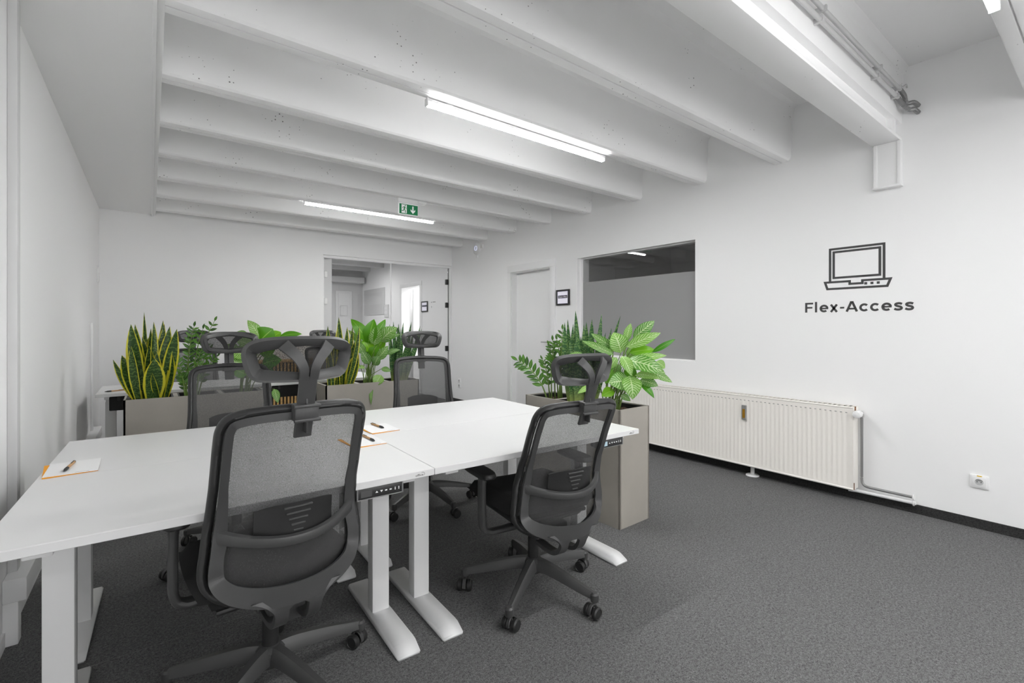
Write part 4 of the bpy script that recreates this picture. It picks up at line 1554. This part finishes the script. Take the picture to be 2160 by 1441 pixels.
PLANTS = {
    'calR': ((2.44, 2.1), [
        (0.145,0.481,0.282,0.598,0.069,-0.02), (0.1,0.424,0.318,0.518,0.063,0.02), (0.1,0.458,0.131,0.581,0.046,-0.05), (0.066,0.384,0.016,0.521,0.109,-0.02), (0.016,0.373,-0.188,0.464,0.043,0.05),
        (0.022,0.413,-0.132,0.513,0.046,-0.05), (0.122,0.384,0.29,0.404,0.063,-0.06), (0.268,0.39,0.416,0.477,0.031,-0.05), (0.106,0.321,0.352,0.373,0.054,0.04), (0.097,0.338,0.335,0.264,0.097,0.12),
        (0.069,0.367,0.128,0.247,0.063,0.14), (0.12,0.207,-0.015,0.201,0.109,0.17), (0.117,0.241,0.134,0.101,0.103,0.17), (0.156,0.241,0.304,0.224,0.049,0.08), (0.184,0.207,0.299,0.175,0.06,0.05),
        (0.189,0.184,0.271,0.101,0.037,0.08), (0.24,0.27,0.385,0.201,0.046,0.05), (0.29,0.327,0.349,0.284,0.049,-0.03), (-0.166,0.361,-0.291,0.364,0.034,0.04), (-0.124,0.164,-0.216,0.113,0.034,0.05),
        (0.022,0.138,-0.059,0.101,0.063,0.06), (0.066,0.11,0.125,0.076,0.037,0.07), (0.016,0.275,-0.034,0.178,0.063,0.02), (0.038,0.355,-0.012,0.275,0.051,0.05), (0.094,0.281,0.162,0.207,0.069,0),
        (0.05,0.31,0.022,0.218,0.063,0), (0.117,0.31,0.217,0.287,0.069,-0.05), (0.078,0.195,0.05,0.133,0.057,0.02), (0.106,0.344,0.173,0.435,0.057,-0.08), (-0.006,0.378,-0.012,0.47,0.063,-0.08),
    ]),
    'sanR': ((2.44, 2.37), [
        (-0.077,0.056,-0.12,0.59,0.052), (-0.059,0.056,-0.1,0.611,0.043), (-0.041,0.05,-0.059,0.58,0.043), (-0.011,0.043,-0.042,0.672,0.046), (-0.023,0.05,-0.029,0.519,0.061,0.06),
        (0.001,0.05,-0.041,0.574,0.043), (0.019,0.043,0.016,0.577,0.043), (0.037,0.043,0.034,0.593,0.049), (0.056,0.037,0.074,0.614,0.046), (0.068,0.037,0.081,0.574,0.04),
        (0.08,0.037,0.142,0.651,0.043), (0.098,0.037,0.17,0.516,0.037), (0.116,0.037,0.209,0.547,0.037), (0.128,0.043,0.272,0.635,0.031), (0.007,0.043,0.056,0.464,0.049,0.04),
        (0.037,0.037,0.043,0.458,0.055,0.03), (0.08,0.037,0.116,0.464,0.043), (-0.065,0.05,-0.083,0.464,0.055,0.05), (0.019,0.037,-0.005,0.489,0.049), (0.11,0.037,0.146,0.489,0.043),
    ]),
    'zzR': ((2.44, 2.66), [
        (-0.043,0.048,-0.286,0.303,0), (0.048,0.055,0.064,0.544,0), (0.035,0.048,-0.036,0.426,0), (-0.03,0.048,-0.085,0.319,0), (0.009,0.048,-0.01,0.459,0),
        (0.061,0.048,0.022,0.466,0), (0.035,0.048,0.094,0.42,0), (-0.017,0.048,-0.03,0.342,0),
    ]),
    'calM': ((1.66, 4.45), [
        (-0.01,0.428,-0.154,0.636,0.095,0.03), (0.002,0.395,0.057,0.636,0.115,0.03), (0.037,0.436,0.165,0.636,0.074,-0.02), (0.061,0.387,0.08,0.568,0.107,0.06), (0.116,0.42,0.273,0.556,0.124,0.05),
        (0.139,0.428,0.297,0.486,0.062,0.08), (0.069,0.436,0.143,0.589,0.082,-0.04), (-0.026,0.305,-0.125,0.424,0.07,0.04), (0.013,0.206,-0.058,0.338,0.078,0.05), (-0.042,0.354,-0.18,0.531,0.049,-0.06),
        (-0.081,0.214,-0.199,0.222,0.074,0.1), (0.12,0.099,0.061,-0,0.087,0.12), (0.084,0.247,0.187,0.379,0.078,0.05), (0.171,0.296,0.301,0.339,0.045,0.05), (0.124,0.156,0.214,0.132,0.049,0.05),
        (-0.026,0.173,-0.109,0.177,0.033,0.05), (0.029,0.272,0.1,0.395,0.091,0), (0.021,0.321,-0.042,0.453,0.091,0), (0.037,0.321,0.005,0.453,0.099,-0.05), (0.076,0.354,0.163,0.436,0.082,-0.05),
        (0.005,0.255,-0.05,0.371,0.074,-0.03), (0.061,0.189,0.108,0.288,0.074,0.04), (0.037,0.024,0.029,-0.165,0.029,0.17),
    ]),
    'snkM': ((1.39, 4.45), [
        (-0.067,0.028,-0.101,0.569,0.048), (-0.037,0.028,-0.015,0.564,0.04), (-0.022,0.028,-0.067,0.44,0.048), (0.037,0.028,-0.005,0.651,0.052), (0.034,0.028,0.069,0.56,0.052),
        (0.06,0.035,0.175,0.569,0.04), (0.078,0.059,0.134,0.417,0.071), (0.082,0.051,0.164,0.329,0.087,0.05), (0.026,0.024,0.052,0.329,0.052,0.05), (0.067,0.059,0.119,0.569,0.036),
        (-0.089,0.028,-0.089,0.433,0.04), (-0.015,0.028,0.022,0.472,0.048), (-0.052,0.028,-0.112,0.456,0.04), (0.089,0.059,0.104,0.361,0.048),
    ]),
    'sanM': ((1.95, 4.45), [
        (-0.021,0.021,-0.066,0.586,0.034), (-0.004,0.021,-0.029,0.613,0.039), (0.004,0.021,0.023,0.593,0.039), (0.021,0.021,0.046,0.548,0.03), (0.029,0.021,0.069,0.607,0.034),
        (0.054,0.021,0.147,0.612,0.039), (0.087,0.021,0.235,0.573,0.03), (0.104,0.021,0.252,0.545,0.027), (0.062,0.021,0.17,0.509,0.034), (0.013,0.021,-0.004,0.432,0.051),
        (0.037,0.021,0.096,0.381,0.051), (0.071,0.021,0.129,0.364,0.051), (-0.029,0.021,-0.046,0.432,0.043), (0.096,0.021,0.179,0.381,0.043), (0.004,0.021,0.037,0.364,0.06),
    ]),
    'snkL': ((-0.01, 4.44), [
        (-0.067,0.079,-0.206,0.321,0.038), (-0.058,0.071,-0.157,0.351,0.072), (-0.052,0.064,-0.103,0.419,0.049), (-0.034,0.056,-0.104,0.577,0.079,0.02), (-0.022,0.056,-0.082,0.577,0.053,-0.03),
        (-0.016,0.056,-0.029,0.666,0.029,-0.03), (-0.004,0.056,0.011,0.546,0.041), (0.008,0.056,0.028,0.596,0.045,-0.02), (0.02,0.056,0.085,0.607,0.056), (0.032,0.056,0.093,0.579,0.053,-0.03),
        (0.062,0.064,0.126,0.562,0.068,-0.01), (0.08,0.064,0.168,0.542,0.072), (0.056,0.064,0.045,0.38,0.049,0.03), (0.02,0.052,0.032,0.327,0.105,0.07), (0.097,0.064,0.139,0.357,0.083,0.03),
        (0.062,0.064,0.017,0.222,0.034,0.09), (0.044,0.064,0.115,0.418,0.06,-0.02), (-0.004,0.056,-0.04,0.485,0.053,-0.05), (0.038,0.056,0.062,0.485,0.06,-0.05), (-0.028,0.056,-0.004,0.478,0.053,-0.04),
        (0.014,0.056,0.002,0.418,0.06,0.03),
    ]),
    'zzL': ((0.28, 4.45), [
        (-0.065,0.001,-0.009,0.568,0), (0.001,0.001,0.129,0.612,0), (-0.045,0.001,-0.049,0.461,0), (-0.065,0.001,-0.131,0.326,0), (-0.026,0.001,0.05,0.548,0),
        (-0.052,0.001,-0.098,0.192,0), (0.001,0.001,0.099,0.39,0), (0.014,0.001,0.146,0.326,0), (-0.012,0.001,0.04,0.398,0),
    ]),
    'calL': ((0.62, 4.45), [
        (0.112,0.456,0.018,0.615,0.079,0.02), (0.112,0.448,0.206,0.544,0.142,0.03), (0.257,0.473,0.432,0.498,0.054,0.02), (0.024,0.482,-0.074,0.507,0.054,0), (0.199,0.456,0.272,0.515,0.075,-0.05),
        (0.053,0.398,-0.063,0.448,0.1,0.03), (0.01,0.331,-0.114,0.348,0.1,0.03), (-0.005,0.247,-0.136,0.281,0.092,0.05), (0.112,0.331,0.228,0.39,0.117,0.05), (0.126,0.247,0.272,0.281,0.109,0.05),
        (0.053,0.281,0.01,0.398,0.1,0), (0.082,0.348,0.112,0.448,0.1,-0.03), (0.01,0.164,-0.1,0.214,0.092,0.04), (0.119,0.164,0.221,0.18,0.092,0.06), (0.214,0.038,0.239,-0.075,0.05,0.12),
        (-0.049,0.348,-0.151,0.398,0.084,-0.04),
    ]),
}
PLANT_INFO = {
    'snkL': ('snake_plant', 'yellow edged snake plant at the left end of the left planter', 'snake', .70),
    'zzL': ('zz_plant', 'dark feathery leaved plant behind the facing left chair', 'zz', .70),
    'calL': ('calathea', 'broad bright leaved plant above the nearest headrest, right end of the left planter', 'calathea', .70),
    'snkM': ('snake_plant', 'yellow edged snake plant right of the nearest headrest in the middle planter', 'snake', .70),
    'calM': ('calathea', 'bushy broad leaved plant in the middle planter with plain and striped leaves', 'calathea', .70),
    'sanM': ('snake_plant', 'thin dark green spear leaved plant behind the facing right chair', 'banded', .70),
    'zzR': ('zz_plant', 'plant with a leaning leaflet frond at the far end of the tall right planter', 'zz', .70),
    'sanR': ('snake_plant', 'tall banded green snake plant in the middle of the right planter', 'banded', .70),
    'calR': ('calathea', 'large striped broad leaved plant at the near end of the right planter', 'calathea', .70),
}


def grow(key):
    (rx, ry), L = PLANTS[key]
    nm, lab, kind, z0 = PLANT_INFO[key]
    rnd = random.Random(key)
    t = thing(nm, lab, 'plant', (rx, ry, z0), -math.atan2(rx, ry))
    half = .085
    for k, lf in enumerate(L):
        bx, bz, tx, tz, wd = lf[:5]
        dep = -lf[5] if len(lf) > 5 else rnd.uniform(-.05, .06)
        mb = MB()
        if kind in ('snake', 'banded'):
            b0 = (max(-half, min(half, bx)), rnd.uniform(-.05, .05) + dep * .4, -.012)
            yaw = rnd.uniform(-.65, .65)
            leaf_blade(mb, b0, (tx, dep, tz), wd * (1.28 if kind == 'snake' else 1.05), rnd.uniform(-.02, .05), (math.sin(yaw), -math.cos(yaw), .05), 'lance', cup=rnd.uniform(.25, .5), nseg=10)
            me = mb.mesh('leaf', [M['leaf_snake' if kind == 'snake' else 'leaf_banded']], 80)
            obj('leaf', me, None, t)
        elif kind == 'calathea':
            st = (rnd.uniform(-.05, .05), rnd.uniform(-.04, .04), -.012)
            base = (bx, dep * .55, bz)
            tip = (tx, dep, tz)
            L_ = (Vector(tip) - Vector(base)).length
            drop = bz - tz
            face = (rnd.uniform(-.35, .35), -1.0, .55 if tz < bz + .06 else .25)
            leaf_blade(mb, base, tip, wd * 1.22, rnd.uniform(.08, .20), face, 'oval', cup=rnd.uniform(.05, .25))
            path = spline([st, (st[0] + (bx - st[0]) * .35, st[1] + (base[1] - st[1]) * .3, bz * .55), base], 5)
            petiole(mb, path, .0045, .0025)
            plain = (key == 'calM' and k in (0, 1, 2, 6, 16, 17, 18, 19, 20)) or (key == 'calL' and k in (1, 2, 4, 8, 9, 12)) or (key == 'calR' and k in (6, 7, 15, 20, 22, 24, 26))
            me = mb.mesh('leaf', [M['leaf_bright' if plain else 'leaf_calathea'], M['stem']], 80)
            obj('leaf', me, None, t)
        else:
            st = (max(-half, min(half, bx)), rnd.uniform(-.05, .05), -.012)
            tip = Vector((tx, rnd.uniform(-.10, .06), tz))
            lean = tip.x - st[0]
            path = spline([st, (st[0] + lean * .22, st[1] + (tip.y - st[1]) * .3, tz * .42), (st[0] + lean * .60, st[1] + (tip.y - st[1]) * .65, tz * .80), tuple(tip)], 6)
            n = len(path)
            sm = MB().tube(path, 1.0, 6, scale=[.0065 - .005 * i / (n - 1) for i in range(n)])
            fro = obj('frond', sm, M['stem'], t, 60)
            yaw = rnd.uniform(-.6, .6)
            look = Vector((math.sin(yaw), -math.cos(yaw), .35)).normalized()
            cnt = 9 if k == 0 else 7
            for q in range(cnt):
                u = .30 + .68 * q / (cnt - 1)
                i = min(n - 2, int(u * (n - 1)))
                p = path[i].lerp(path[i + 1], u * (n - 1) - i)
                T = (path[i + 1] - path[i]).normalized()
                S = T.cross(look).normalized()
                ll = (.078 if u < .85 else .062) * ((1 if k == 0 else .72) if key == 'zzR' else .72)
                for s in ((-1, 1) if q < cnt - 1 else (0,)):
                    dd = (S * s * .88 + T * (.62 if s else 1) + look * .12).normalized()
                    lm = MB()
                    leaf_blade(lm, p, p + dd * ll, ll * .40, .06, look + Vector((0, 0, rnd.uniform(-.2, .3))), 'leaflet', .12, 6)
                    obj('leaflet', lm.mesh('leaflet', [M['leaf_zz']], 80), None, fro)
    return t


for key in ('calR', 'sanR', 'zzR', 'snkL', 'zzL', 'calL', 'snkM', 'calM', 'sanM'):
    grow(key)
